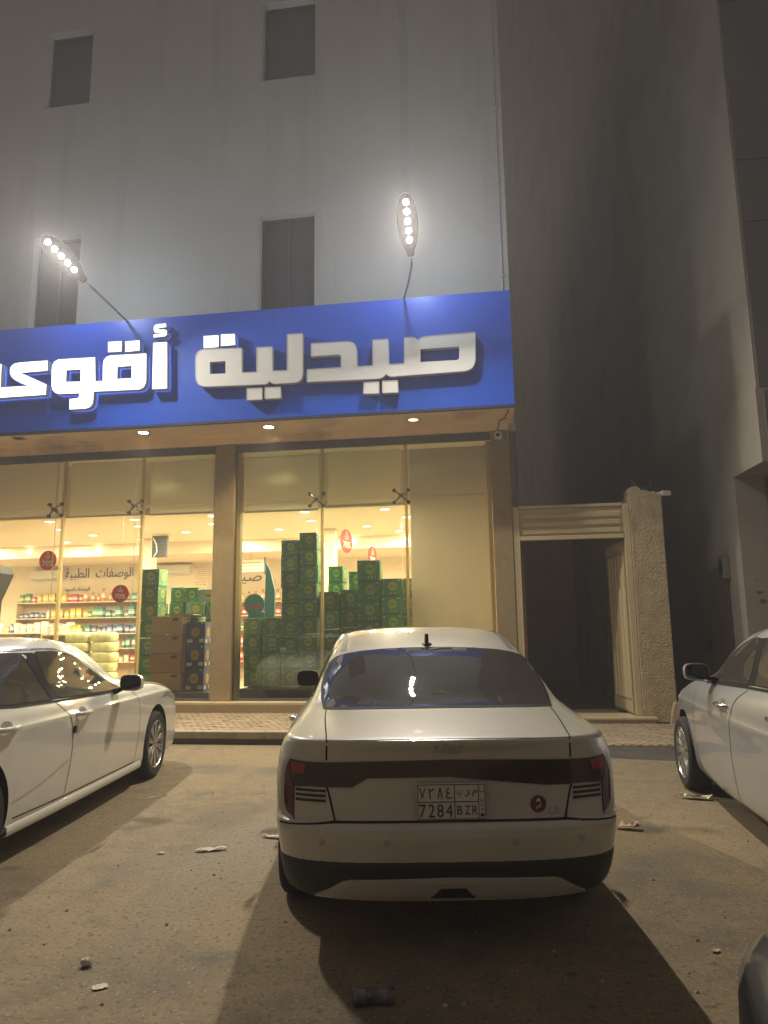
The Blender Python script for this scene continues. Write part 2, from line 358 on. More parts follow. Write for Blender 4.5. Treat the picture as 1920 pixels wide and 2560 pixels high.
# ================================================================== FASCIA SIGN
sg = empty('fascia_sign', (0, 11.0, 4.905), label='long blue fascia sign with white Arabic letters above the shop', cat='sign')
px_ = -16
panels = [(-16,-11.8),(-11.8,-7.6),(-7.6,-3.4),(-3.4,.5)]
for a, b in panels: MB().box(a+.001, b-.001, 0, .05, .032, 1.93).build('panel', m_blue, sg)
MB().box(-16, .498, .051, .99, 1.86, 1.925).box(.42, .498, .052, .99, .04, 1.855).build('box_return', m_bluedk, sg)
MB().box(-16, .501, -.004, .06, -.012, .030).build('bottom_trim', m_bluedk, sg)
YF = 10.88   # front of the letters
def L5(p): return at(460+p[0]*.51839, 720+p[1]*.51839, YF)
def L4(p): return at(p[0]*.42194, 760+p[1]*.42194, YF)
def L1(p): return at(p[0]*.15823, 780+p[1]*.15823, YF)
def rounded(pts, r=.02): return pts
def letter(name, fn, outer, hole=None, lit=False, depth=.10):
    P = [fn(p) for p in outer]; P = [(p.x, p.z-4.905) for p in P]
    holes = [] if not hole else (hole if isinstance(hole[0], list) else [hole])
    holes = [[(q.x, q.z-4.905) for q in (fn(p) for p in h)] for h in holes]
    y0 = YF-11.0; y1 = y0+depth
    bm = bmesh.new()
    def loop(pts, y): return [bm.verts.new((x, y, z)) for x, z in pts]
    f0, b0 = loop(P, y0), loop(P, y1)
    loops = [(f0, b0)]
    for Hh in holes: loops.append((loop(Hh, y0), loop(Hh, y1)))
    fe = []
    for f, b in loops:
        n = len(f)
        for i in range(n):
            q = bm.faces.new((f[i], f[(i+1) % n], b[(i+1) % n], b[i])); q.material_index = 1
            fe.append(bm.edges.get((f[i], f[(i+1) % n])))
    r = bmesh.ops.triangle_fill(bm, use_beauty=True, edges=fe)
    for q in r['geom']:
        if isinstance(q, bmesh.types.BMFace): q.material_index = 0
    bmesh.ops.recalc_face_normals(bm, faces=bm.faces)
    me = bpy.data.meshes.new(name); bm.to_mesh(me); bm.free()
    me.materials.append(m_lit if lit else m_letter); me.materials.append(m_ledge)
    o = bpy.data.objects.new(name, me); col.objects.link(o); o.parent = sg
    # a thin raised rim round the face
    rm = MB(); t = .012
    n = len(P)
    for i in range(n):
        a, b = Vector(P[i]), Vector(P[(i+1) % n]); d = (b-a)
        if d.length < 1e-4: continue
        nrm = Vector((-d.y, d.x)).normalized()*t*.5
        rm.add([(a.x-nrm.x, y0-.004, a.y-nrm.y), (b.x-nrm.x, y0-.004, b.y-nrm.y), (b.x+nrm.x, y0-.004, b.y+nrm.y), (a.x+nrm.x, y0-.004, a.y+nrm.y)], [(0,1,2,3)])
    rm.build('letter_rim', m_ledge, o, fix=False)
    return o
letter('letter_sad_ya_dal', L5, [(1405,213),(1405,345),(1401,364),(1393,381),(1378,393),(1355,400),(1000,427),(984,422),(975,414),(966,424),(955,432),(940,437),(593,453),(593,393),(757,383),(757,327),(745,321),(613,330),(613,268),(775,258),(802,259),(820,267),(830,282),(833,300),(836,378),(910,374),(910,250),(985,246),(990,368),(1062,364),(1062,240),(1100,237),(1116,241),(1128,252),(1137,242),(1150,236),(1165,233)],
       [(1140,295),(1327,282),(1327,333),(1324,342),(1316,347),(1140,357)])
letter('letter_dot', L5, [(868,455),(940,452),(940,508),(865,510)]); letter('letter_dot', L5, [(957,449),(1030,446),(1033,503),(957,506)])
letter('letter_lam_ya_ta', L5, [(572,220),(573,415),(568,437),(556,450),(538,456),(436,462),(420,457),(412,449),(404,459),(393,464),(112,475),(88,473),(70,464),(60,448),(56,428),(55,345),(58,322),(67,307),(82,298),(100,295),(278,290),(279,408),(350,405),(350,287),(425,283),(427,400),(497,397),(497,223)],
       [(125,357),(200,352),(200,412),(125,415)])
letter('letter_dot', L5, [(303,485),(377,482),(377,537),(303,540)]); letter('letter_dot', L5, [(390,480),(465,477),(467,530),(390,534)])
letter('letter_dot', L5, [(95,232),(167,228),(167,285),(95,290)], lit=True); letter('letter_dot', L5, [(178,224),(245,221),(248,275),(178,281)], lit=True)
letter('letter_hamza', L4, [(925,120),(985,115),(985,138),(945,142),(940,147),(945,152),(975,150),(988,156),(991,168),(990,182),(980,192),(910,200),(910,180),(955,174),(961,171),(955,169),(925,172),(914,166),(911,155),(912,134)], lit=True)
letter('letter_alef', L4, [(908,230),(990,225),(990,500),(902,505)], lit=True)
letter('letter_qaf_waw', L4, [(565,315),(567,457),(608,455),(609,365),(614,335),(628,315),(650,305),(868,293),(866,450),(862,474),(850,494),(828,506),(555,520),(554,565),(548,592),(534,611),(510,620),(412,626),(412,562),(458,558),(468,550),(470,530),(350,535),(328,528),(312,512),(305,488),(306,392),(310,364),(322,341),(346,328)],
       [[(393,392),(478,387),(478,460),(390,462)], [(695,372),(780,365),(780,440),(693,445)]], lit=True)
letter('letter_dot', L4, [(640,225),(722,220),(722,282),(640,287)], lit=True); letter('letter_dot', L4, [(742,222),(828,215),(828,277),(742,285)], lit=True)
letter('letter_ya', L1, [(758,765),(755,930),(340,965),(740,1145),(728,1310),(0,1360),(-330,1378),(-330,845),(30,820),(14,1190),(430,1165),(330,1125),(235,1075),(185,1030),(160,980),(155,930),(165,880),(195,835),(245,808),(330,795)], lit=True)

# ================================================================== FLOOD LIGHTS
m_pod = emit_mat('led_pod', (1.0, 1.0, 1.0), 60.0)
m_house = mat('lamp_housing_grey', (.055,.058,.065), .6)
def flood(center, normal, axis, base, label):
    n = Vector(normal).normalized(); a = Vector(axis); a = (a - n*a.dot(n)).normalized(); x = a.cross(-n).normalized()
    e = bpy.data.objects.new('flood_light', None); col.objects.link(e)
    Mx = Matrix((x, -n, a)).transposed().to_4x4(); Mx.translation = Vector(center); e.matrix_world = Mx   # local x, back, up
    tag(e, label, 'lamp', 'five pod flood lights over the sign')
    # teardrop housing: widest round the pods, running down to a neck
    prof = [(-.50,.045),(-.42,.06),(-.34,.10),(-.22,.14),(-.06,.158),(.10,.155),(.22,.135),(.30,.105),(.35,.065),(.375,.02)]
    pts = [(h, z) for z, h in prof] + [(-h, z) for z, h in reversed(prof)]
    MB().prism(pts, .0, .075, 'y').build('housing', m_house, e, bevel=.014, seg=2, smooth=50)
    MB().prism([(p[0]*1.06, p[1]*1.04) for p in pts], .02, .035, 'y').build('rim', mat('lamp_rim_pale', (.7,.72,.75), .35, metal=.5), e)
    for k in range(5):
        z = -.262+k*.131
        pod = MB().lathe([(.001,-.010),(.028,-.009),(.040,-.004),(.042,.0)], 20, 'y', (0, 0, z)).build('led_lens', m_pod, e, smooth=60)
    Mi = e.matrix_world.inverted(); b = Mi @ Vector(base)
    MB().tube([(0, .04, -.44), (0, .05, -.62), b*.55+Vector((0,.05,-.62))*.45+Vector((0,0,-.03)), b], .017, 8).build('arm', mat('lamp_arm_dark', (.16,.165,.18), .5, metal=.3), e, smooth=50)
    ld = bpy.data.lights.new('flood_light_beam', 'AREA'); ld.shape = 'DISK'; ld.size = .070; ld.energy = FLOOD_W/5; ld.color = (1.0, .92, .77)
    for k in range(5):
        lo = bpy.data.objects.new('beam', ld); col.objects.link(lo); lo.parent = e; lo.location = (0, -.014, -.262+k*.131); lo.rotation_euler = (R(-90), 0, 0)
    lp = bpy.data.lights.new('added_wall_fill', 'POINT'); lp.shadow_soft_size = .09; lp.energy = ADDED_WALL_FILL_W; lp.color = (.76, .87, 1.0)  # point light added behind the housing to brighten wall and sign
    po = bpy.data.objects.new('wall_fill', lp); col.objects.link(po); po.parent = e; po.location = (0, .34, 0)
    return e
flood(at(1019,553,9.7), (.08,-.80,-.60), (-.02,-.6,.8), (-1.22, 11.05, 6.83), 'five pod flood light standing upright over the middle of the sign')
flood(at(153,640,9.7), (.30,-.76,-.57), (-.52,-.50,.66), (-6.05, 11.05, 6.83), 'five pod flood light leaning left near the left edge')
# ================================================================== SOFFIT DOWNLIGHTS
m_ring = mat('downlight_ring', (.6,.58,.52), .4)
m_on = emit_mat('downlight_on', (1.0,.80,.45), 14.0); m_dim = emit_mat('downlight_dim', (1.0,.75,.40), 2.2); m_off = mat('downlight_off', (.45,.43,.38), .4)
def downlight(x, y, m, W, label):
    e = empty('soffit_downlight', (x, y, 4.903), label=label, cat='downlight', group='round downlights in the soffit')
    MB().lathe([(.085,-.002),(.115,-.012),(.135,-.004),(.135,.0)], 24).build('ring', m_ring, e, smooth=50)
    MB().lathe([(.001,-.003),(.084,-.003)], 24).build('lens', m, e)
    if W:
        ld = bpy.data.lights.new('downlight_beam', 'SPOT'); ld.energy = W*4; ld.spot_size = R(118); ld.spot_blend = 1; ld.shadow_soft_size = .09; ld.color = (1,.76,.42)
        lo = bpy.data.objects.new('beam', ld); col.objects.link(lo); lo.parent = e; lo.location = (0, 0, -.03)
downlight(-8.12, 11.25, m_off, 0, 'unlit round downlight in the soffit at the left edge')
downlight(-5.82, 11.33, m_on, SOFFIT_W, 'bright round downlight in the soffit above the left bay')
downlight(-3.60, 11.41, m_on, SOFFIT_W, 'bright round downlight in the soffit right of the pillar')
downlight(-1.14, 11.45, m_dim, SOFFIT_W*.15, 'dim round downlight in the soffit near the right end')
# soffit camera with its cable
e = empty('security_camera', (.235, 11.90, 4.66), label='small white security camera at the soffit corner on the pillar', cat='camera')
MB().box(-.05, .07, -.13, .0, -.05, .05).build('body', m_white, e, bevel=.015); MB().lathe([(.001,-.155),(.03,-.15),(.034,-.13)], 14, 'y').build('lens', m_dark, e, smooth=50)
MB().box(-.02, .02, -.02, .028, .05, .11).build('bracket', m_white, e)
pts = [(.39, 11.15, 4.898), (.41,11.25,4.885), (.37,11.4,4.890), (.36,11.55,4.875), (.27,11.7,4.885), (.235,11.83,4.75)]
tag(MB().tube(pts, .009, 6).build('camera_cable', m_dark), 'loose black cable hanging under the soffit beside the security camera', 'cable')

# ================================================================== GATE
gt = empty('entrance_gate', (0, 12.0, 0), label='cream metal gate with ribbed lintel and one leaf standing open', cat='gate')
MB().box(.425, .53, -.04, .06, .115, 3.46).build('jamb', m_gate, gt, bevel=.006); MB().box(2.19, 2.285, -.04, .06, .115, 3.46).build('jamb', m_gate, gt, bevel=.006)
MB().box(.535, 2.185, .0, .04, 2.97, 3.42).build('lintel_panel', m_gate, gt)
MB().box(.535, 2.185, -.035, .05, 3.425, 3.475).build('lintel_top', m_gate, gt, bevel=.005)
MB().box(.535, 2.185, -.045, .055, 2.90, 2.965).build('lintel_bottom', m_gate, gt, bevel=.005)
for z in (3.035, 3.165, 3.295): MB().prism([(-.006,z-.045),(-.034,z-.03),(-.034,z+.03),(-.006,z+.045)], .58, 2.14, 'x').build('lintel_rib', m_gate, gt)
lf = bpy.data.objects.new('leaf_hinge', None); 
lf = MB().box(-1.0, 0, -.02, .02, .13, 2.86).build('door_leaf', m_gate, gt); lf.location = (2.20, .09, 0); lf.rotation_euler = (0, 0, R(-83))
MB().box(-.98, -.06, -.036, -.022, 2.70, 2.83).build('leaf_rail', m_gate, lf, bevel=.004); MB().box(-.98, -.06, -.036, -.022, .16, .32).build('leaf_rail', m_gate, lf, bevel=.004)
MB().box(-.06, 0, -.036, -.022, .14, 2.85).build('leaf_stile', m_gate, lf, bevel=.004)
for k in range(5):
    x = -.15-k*.17; MB().prism([(x-.05,-.022),(x-.03,-.05),(x+.03,-.05),(x+.05,-.022)], .36, 2.64, 'z').build('leaf_rib', m_gate, lf)
MB().tube([(-.93,-.04,1.15),(-.93,-.085,1.15),(-.93,-.085,1.35),(-.93,-.04,1.35)], .012, 8).build('handle', m_steel, lf)
MB().box(.425, 2.44, 11.78-12, .35, .002, .072).build('step_riser', m_marble, gt); MB().box(.425, 2.46, 11.74-12, .42, .075, .112).build('step_slab', m_marble, gt, bevel=.008)
# column, rough top
cl = empty('gate_column', (0, 12.0, 0), label='rough stucco column with broken top right of the gate', cat='column')
b = MB(); b.box(2.29, 2.80, -.06, .50, .012, 3.60)
o = b.build('shaft', m_stucco2, cl, bevel=.015)
tp = MB()
tp.prism([(2.30,3.59),(2.79,3.59),(2.785,3.62),(2.74,3.615),(2.70,3.645),(2.62,3.64),(2.57,3.67),(2.50,3.665),(2.46,3.72),(2.37,3.735),(2.31,3.70)], -.045, .18, 'y')
tp.prism([(2.31,3.59),(2.78,3.59),(2.76,3.66),(2.66,3.63),(2.60,3.69),(2.48,3.70),(2.36,3.75),(2.31,3.72)], .185, .48, 'y')
tp.build('broken_coping', m_stucco2, cl, bevel=.012)
bs = MB(); bs.prism([(2.66,.0),(2.95,.0),(2.93,.18),(2.86,.30),(2.74,.34),(2.70,.22)], -.16, -.07, 'y').build('plaster_lump', mat('pale_plaster', (.48,.38,.24), .9, var=.2, vscale=6, bump=.6), cl, bevel=.02)
yw = MB().box(2.34, 2.62, .52, 9.5, 0, 3.66).build('side_wall', m_stucco2, cl)
pl = empty('weed_tuft', (2.66, 12.1, 3.66), label='small green weed growing on top of the stucco column', cat='plant', )
m_leaf = mat('weed_green', (.06,.085,.03), .6, var=.3)
lv = MB()
for i in range(70):
    a = random.uniform(0, 6.28); l = random.uniform(.08, .22); t = random.uniform(.15, 1.2); d = Vector((math.cos(a)*math.cos(t), math.sin(a)*math.cos(t), math.sin(t)))*l
    s = Vector((-math.sin(a), math.cos(a), 0))*.022; o = Vector((random.uniform(-.05,.05), random.uniform(-.04,.04), 0))
    lv.add([o, o+d*.55+s, o+d, o+d*.55-s], [(0,1,2,3)])
lv.build('leaves', m_leaf, pl, fix=False)
e = empty('security_camera', (2.80, 11.97, 3.60), rz=R(20), label='white security camera sticking out of the top of the gate column', cat='camera')
MB().box(.0, .16, -.05, .03, -.04, .04).build('body', m_white, e, bevel=.012); MB().box(-.05, .01, -.02, .02, -.02, .02).build('bracket', m_white, e)
tag(MB().tube([(2.43,12.0,3.72),(2.41,12.0,3.78),(2.35,12.0,3.84)], .01, 6).build('bent_rod', m_steel), 'short bent metal rod sticking out of the column top', 'rod')
# passage behind the gate
tag(MB().box(.55, 2.33, 20.5, 20.7, 0, 4.3).build('passage_wall', mat('passage_plaster', (.52,.38,.28), .85, var=.1)), 'dark wall closing the passage behind the open gate', 'wall')
tag(MB().box(.56, 2.32, 12.43, 20.4, .0, .07).build('passage_floor', m_sand), kind='structure')
tag(MB().box(.545, .60, 12.45, 20.4, .075, 2.75).build('passage_glow_strip', mat('painted_orange_glow', (.36,.19,.09), .8, var=.15, vscale=2)), 'orange glow painted on a wall strip just inside the open gate', 'wall')  # orange glow on the passage wall, put into this strip's colour
# ================================================================== RIGHT-HAND BUILDING
rb = empty('neighbouring_building', (3.95, 12.0, 0), rz=R(3.1), label='grey plastered building with jutting upper floors beyond the alley', cat='building')
m_rb = mat('neighbour_plaster', (.32,.285,.235), .85, var=.08, vscale=.8, bump=.12, bscale=120, dirt=(.5,.5,.72,(.25,.215,.17)))
m_rbf= mat('neighbour_cladding', (.13,.12,.12), .6, var=.1, vscale=1)
MB().box(0, 9, 0, 66, 0, 3.82).build('ground_floor_wall', m_rb, rb)
MB().box(0, 9, -1.08, 66, 3.825, 4.95).build('jetty', m_rb, rb)
MB().box(.03, 9, -1.05, 66, 4.955, 58).build('upper_wall', m_rb, rb)
for k, (z0, z1) in enumerate(((4.96,7.6),(7.63,8.65),(8.68,11.5),(11.53,17))): MB().box(.06, 9, -1.085, -1.055, z0, z1).build('facade_panel', m_rbf, rb)
MB().box(.10, 9, -1.115, -1.083, 3.83, 4.90).build('sign_band', m_rbf, rb)
MB().box(.50, 9, -.03, -.004, .15, 3.45).build('shop_front', mat('dark_shop_front', (.03,.035,.035), .2), rb)
MB().box(.46, .50, -.06, -.003, .02, 3.80).build('shop_front_frame', m_channel, rb)
for (x, z, s_, c) in ((.22,1.98,.05,(.05,.12,.22)),(.25,1.84,.06,(.20,.08,.06)),(.20,2.18,.018,(.1,.09,.08)),(.28,2.28,.014,(.1,.09,.08))):
    pts = [(x+s_*math.cos(t)*random.uniform(.7,1.2), z+.6*s_*math.sin(t)*random.uniform(.6,1.2)) for t in [i*.5236 for i in range(12)]]
    MB().prism(pts, -.004, -.001, 'y').build('paint_smear', mat('smear', c, .8), rb)
mt = MB().box(-.11, -.001, .50, .72, 2.24, 2.60).build('meter_box', mat('meter_grey', (.20,.21,.18), .5, var=.1), rb, bevel=.01)
MB().box(-.116, -.111, .54, .68, 2.34, 2.52).build('meter_window', m_dark, mt)
MB().tube([(-.03,.60,2.24),(-.03,.60,1.4),(-.03,.62,.4)], .014, 6).build('conduit', m_channel, rb)
MB().box(-.02, -.001, 1.6, 1.78, 1.02, 1.22).build('wall_socket_box', m_dark, rb)
# ================================================================== SHOP INTERIOR
FZ = .30
tag(MB().box(-15.6, .45, 12.36, 19.2, FZ-.1, FZ).build('shop_floor', m_roomfl), kind='structure')
tag(MB().box(-15.6, .45, 13.0, 17.0, 3.75, 3.85).build('shop_ceiling', m_ceil), kind='structure')
tag(MB().box(-15.6, .45, 17.0, 19.2, 3.45, 3.84).build('ceiling_bulkhead', m_ceil), kind='structure')
tag(MB().box(-15.6, .45, 19.2, 19.35, 0, 3.85).build('shop_back_wall', m_room), kind='structure')
tag(MB().box(-15.75, -15.6, 12.3, 19.35, 0, 4.9).build('shop_side_wall', m_room), kind='structure')
tag(MB().box(.43, .53, 12.36, 19.35, 0, 4.9).build('shop_side_wall', m_room), kind='structure')
tag(MB().box(-15.6, .45, 12.95, 13.05, 3.86, 4.9).build('shop_front_header', m_room), kind='structure')
tag(MB().box(-15.6, .45, 12.31, 13.05, 4.79, 4.9).build('shop_front_ceiling', m_room), kind='structure')
# ceiling lamps in rows
rows = [(13.35, [-14,-12.2,-10.4,-8.75,-7.0,-5.3,-3.45,-1.9]), (14.3, [-13.6,-11.3,-9.2,-7.35,-5.7,-3.6,-1.6]), (15.4, [-13,-11.6,-9.0,-6.75,-4.6,-2.6,-1.0]), (16.4, [-14.2,-12.6,-10.3,-8.3,-5.9,-3.9,-2.0])]
rown = ['nearest', 'second', 'third', 'farthest']
lamp_me = None
for j, (yy, xx) in enumerate(rows):
    for i, x in enumerate(xx):
        e = empty('ceiling_light', (x, yy+random.uniform(-.08,.08), 3.748), label='round white ceiling lamp, %s from the left in the %s row inside the shop' % (ordinal(i), rown[j]), cat='ceiling lamp', group='round lamps in the shop ceiling')
        if lamp_me is None:
            a = MB().lathe([(.001,-.006),(.095,-.006)], 20).build('lens', m_lampw, e); b = MB().lathe([(.096,-.006),(.11,-.014),(.125,-.004),(.125,-.001)], 20).build('ring', m_white, e); lamp_me = (a.data, b.data)
        else:
            for nm, me in zip(('lens','ring'), lamp_me):
                o = bpy.data.objects.new(nm, me); col.objects.link(o); o.parent = e
        ld = bpy.data.lights.new('ceiling_beam', 'AREA'); ld.shape = 'DISK'; ld.size = .18; ld.energy = ROOM_W; ld.color = (1.0, .81, .54)
        lo = bpy.data.objects.new('beam', ld); col.objects.link(lo); lo.parent = e; lo.location = (0, 0, -.02)
# small bright spot lamps on the bulkhead face
m_spot = emit_mat('spot_lamp_warm', (1.0,.85,.50), 16.0)
for i, (x, z) in enumerate([(-13.6,3.62),(-11.7,3.62),(-9.8,3.62),(-8.55,3.63),(-6.2,3.62),(-4.35,3.63),(-3.2,3.63),(-1.9,3.63),(-5.4,3.62)][:8]):
    o = MB().lathe([(.001,-.07),(.03,-.068),(.045,-.05),(.05,-.0)], 14, 'y').build('spot_lamp', m_spot, None, smooth=60); o.location = (x, 16.995, z)
    tag(o, 'small glowing spot lamp on the ceiling step, %s from the left inside the shop' % ordinal(i), 'spot lamp', 'spot lamps on the ceiling step')
tag(MB().box(-3.62, -3.36, 15.6, 15.86, FZ, 3.748).build('round_edge_column', m_room, bevel=.01), 'cream square column inside the shop behind the tallest green cartons', 'column')
c1 = MB().box(at(352,1400,16.2).x, at(378,1400,16.2).x, 16.2, 16.5, FZ, 3.748).build('square_column', m_room, bevel=.01); tag(c1, 'cream square column inside the shop carrying a dark louvred panel', 'column')
e = empty('louvre_panel', (at(398,1390,15.6).x, 15.6, at(398,1393,15.6).z), label='dark grey louvred panel hanging beside the column in the shop', cat='panel')
MB().box(-.19, .19, 0, .06, 0, .50).build('frame', m_channel, e, bevel=.006)
for k in range(6): MB().box(-.17, .17, -.02, -.002, .04+k*.075, .085+k*.075).build('slat', m_frame, e)
tag(MB().tube([tuple(at(x_,y_,15.5)) for x_,y_ in ((383,1345),(391,1362),(392,1380),(384,1392))], .010, 6).build('white_cable', m_white), 'white cable hanging across the dark louvred panel', 'cable')
# wall lettering
m_navy = mat('navy_print', (.02,.025,.10), .6); m_ink = mat('grey_print', (.10,.10,.08), .6)
wb = 19.19
def wall_text(name, s, a, b, zc, h, label, m=m_navy):
    o = text(name, s, .3, m, None, ((a+b)/2, wb, zc), extrude=.004, width=b-a, height=h); tag(o, label, 'lettering'); return o
wall_text('wall_lettering', '\ufe94\ufef4\ufe92\ufec4\ufedf\ufe8d  \ufe95\ufe8e\ufed4\ufebb\ufeee\ufedf\ufe8d', at(163,1432,wb).x, at(333,1432,wb).x, 3.20, .36, 'navy Arabic lettering for prescriptions on the shop back wall')
wall_text('wall_lettering', '\ufe94\ufef3\ufeee\ufef4\ufea4\ufedf\ufe8d \ufe95\ufe8d\ufea9\ufe8e\ufec0\ufee4\ufedf\ufe8d', at(162,1474,wb).x, at(224,1474,wb).x, 2.77, .15, 'small dark Arabic lettering under the navy lettering', m_ink)
wall_text('wall_lettering', '\ufe94\ufef4\ufedf\ufeaa\ufef4\ufebb', -7.55, -6.20, 3.00, .36, 'navy Arabic lettering on the back wall right of the pillar')
# framed notice on the wall
e = empty('wall_notice', (at(497,1440,19.15).x, 19.17, 2.70), label='white notice sheet with lines of text on the back wall', cat='notice')
MB().box(-.28, .28, 0, .02, 0, .66).build('sheet', m_room, e)
m_line = mat('notice_ink', (.30,.25,.18), .8)
for k in range(9): 
    w_ = random.uniform(.12, .22); MB().box(.24-2*w_, .24, -.004, -.001, .60-k*.06, .612-k*.06).build('text_line', m_line, e)
# air conditioner
def aircon(x, z, y, label):
    e = empty('wall_air_conditioner', (x, y, z), label=label, cat='air conditioner')
    MB().prism([(0,0),(-.20,.02),(-.22,.10),(-.20,.28),(0,.30)], -.50, .50, 'x').build('body', m_white, e, bevel=.012)
    MB().box(-.46, .46, -.205, -.20, .03, .05).build('air_slot', m_channel, e)
aircon(at(115,1432,19).x, 3.04, 19.19, 'white split air conditioner on the back wall behind the red disc'); aircon(at(432,1422,19).x, 3.10, 19.19, 'white split air conditioner on the back wall above the left green cartons')
# hanging red discs
m_red = mat('red_card', (.80,.04,.03), .45); m_rw = mat('red_card_print', (.80,.72,.66), .5)
def disc(x, y, z, r, rz, label):
    e = empty('hanging_disc', (x, y, z), rz=rz, label=label, cat='hanging sign', group='red discount discs')
    MB().lathe([(r,-.006),(r,.006)], 36, 'y').build('card', m_red, e)
    for sgn, rt in ((-1, 0), (1, math.pi)):
        rot = (R(90), 0, rt)
        text('percent_print', '70%', .2, m_rw, e, (0, sgn*.009, -r*.30), rot, .001, width=r*1.25, bold=.006)
        for k, ww in enumerate((.5, .7, .62)):
            MB().box(-r*ww/2, r*ww/2, sgn*.009-.001, sgn*.009+.001, r*(.52-.16*k)-.007, r*(.52-.16*k)+.007).build('small_print', m_rw, e)
    MB().lathe([(.001,-.01),(r*.12,-.01)], 12, 'y', (0, 0, r*.72)).build('emblem', m_rw, e)
    MB().tube([(0,0,r),(0,0,3.74-z)], .003, 5).build('string', m_white, e)
p = at(120,1401,13.2); disc(p.x, 13.2, p.z, .195, R(-4), 'red 70 percent disc hanging at the left edge of the shop')
p = at(301,1484,13.2); disc(p.x, 13.2, p.z, .172, R(3), 'red 70 percent disc hanging lower, beside the green cartons')
p = at(866,1353,14.2); disc(p.x, 14.2, p.z, .24, R(72), 'red disc seen nearly edge on, above the right cartons')
p = at(931,1392,14.8); disc(p.x, 14.8, p.z, .22, R(76), 'smaller red disc seen edge on, behind the right cartons')
# ---------------------------------------------------------------- cartons
def carton_mat(name, base, logo, marks, ink, cx=.56, cz=.56, rx=.21, rz=.27, shape='heart'):
    m = bpy.data.materials.new(name); m.use_nodes = True; nt = m.node_tree; N = nt.nodes; L = nt.links
    b = N['Principled BSDF']; b.inputs['Roughness'].default_value = .5
    tc = N.new('ShaderNodeTexCoord'); sp = N.new('ShaderNodeSeparateXYZ'); L.new(tc.outputs['Generated'], sp.inputs[0])
    sn = N.new('ShaderNodeSeparateXYZ'); L.new(tc.outputs['Normal'], sn.inputs[0])
    def mth(op, a, bb=None, c=None):
        n = N.new('ShaderNodeMath'); n.operation = op
        for i, vv in enumerate((a, bb, c)):
            if vv is None: continue
            if isinstance(vv, (int, float)): n.inputs[i].default_value = vv
            else: L.new(vv, n.inputs[i])
        return n.outputs[0]
    side = mth('GREATER_THAN', mth('ABSOLUTE', sn.outputs[0]), .5)
    mu = N.new('ShaderNodeMix'); mu.data_type = 'FLOAT'; L.new(side, mu.inputs['Factor']); L.new(sp.outputs[0], mu.inputs['A']); L.new(sp.outputs[1], mu.inputs['B'])
    u = mu.outputs['Result']; v = sp.outputs[2]
    wob = N.new('ShaderNodeTexNoise'); wob.inputs['Scale'].default_value = 3.0; L.new(tc.outputs['Generated'], wob.inputs['Vector'])
    wv = mth('MULTIPLY', mth('SUBTRACT', wob.outputs['Fac'], .5), .55)
    du = mth('DIVIDE', mth('SUBTRACT', u, cx), rx); dv = mth('DIVIDE', mth('SUBTRACT', v, cz), rz)
    d2 = mth('ADD', mth('ADD', mth('MULTIPLY', du, du), mth('MULTIPLY', dv, dv)), wv)
    blob = mth('LESS_THAN', d2, 1.0)
    inner = mth('MULTIPLY', mth('LESS_THAN', mth('ABSOLUTE', mth('ADD', dv, mth('MULTIPLY', mth('SINE', mth('MULTIPLY', u, 60.0)), .10))), .20), mth('LESS_THAN', mth('ABSOLUTE', du), .62))
    cur = None
    def mix(f, a, c):
        n = N.new('ShaderNodeMix'); n.data_type = 'RGBA'; L.new(f, n.inputs['Factor'])
        if isinstance(a, tuple): n.inputs['A'].default_value = (*a, 1)
        else: L.new(a, n.inputs['A'])
        n.inputs['B'].default_value = (*c, 1); return n.outputs['Result']
    cur = mix(blob, base, logo); f = mth('MULTIPLY', blob, inner); cur = mix(f, cur, ink)
    for (mu_, mv_, mw, mh) in marks:
        f = mth('MULTIPLY', mth('LESS_THAN', mth('ABSOLUTE', mth('SUBTRACT', u, mu_)), mw), mth('LESS_THAN', mth('ABSOLUTE', mth('SUBTRACT', v, mv_)), mh))
        cur = mix(f, cur, (.62,.66,.50))
    seam = mth('LESS_THAN', mth('ABSOLUTE', mth('SUBTRACT', v, .985)), .012); cur = mix(seam, cur, tuple(c*.5 for c in base))
    oi = N.new('ShaderNodeObjectInfo'); hs = N.new('ShaderNodeHueSaturation'); L.new(mth('ADD', mth('MULTIPLY', oi.outputs['Random'], .45), .78), hs.inputs['Value']); L.new(mth('ADD', mth('MULTIPLY', oi.outputs['Random'], .04), .48), hs.inputs['Hue'])
    sc_ = N.new('ShaderNodeTexNoise'); sc_.inputs['Scale'].default_value = 5; L.new(tc.outputs['Object'], sc_.inputs['Vector'])
    L.new(mth('ADD', mth('MULTIPLY', sc_.outputs['Fac'], .3), .85), hs.inputs['Saturation'])
    L.new(cur, hs.inputs['Color']); L.new(hs.outputs[0], b.inputs['Base Color']); return m
marks_g = [(.12,.84,.035,.05),(.86,.88,.06,.03),(.10,.30,.04,.03),(.10,.16,.05,.02),(.50,.16,.03,.05),(.66,.16,.03,.05),(.80,.20,.02,.03)]
m_green = carton_mat('green_carton', (.15,.36,.19), (.48,.56,.20), marks_g, (.19,.42,.18))
m_green2= carton_mat('pale_green_carton', (.10,.30,.16), (.52,.58,.18), marks_g, (.06,.22,.08))
m_bluec = carton_mat('blue_carton', (.04,.06,.20), (.45,.34,.06), [(.22,.16,.14,.07),(.82,.18,.12,.08),(.86,.92,.05,.03)], (.30,.20,.03), .5, .55, .22, .22)
m_brown = carton_mat('brown_carton', (.60,.41,.23), (.20,.10,.05), [], (.12,.05,.03), .78, .82, .11, .09)
m_greyc = carton_mat('grey_white_carton', (.42,.44,.48), (.60,.50,.32), [], (.5,.04,.04), .6, .5, .25, .35)
carton_cache = {}
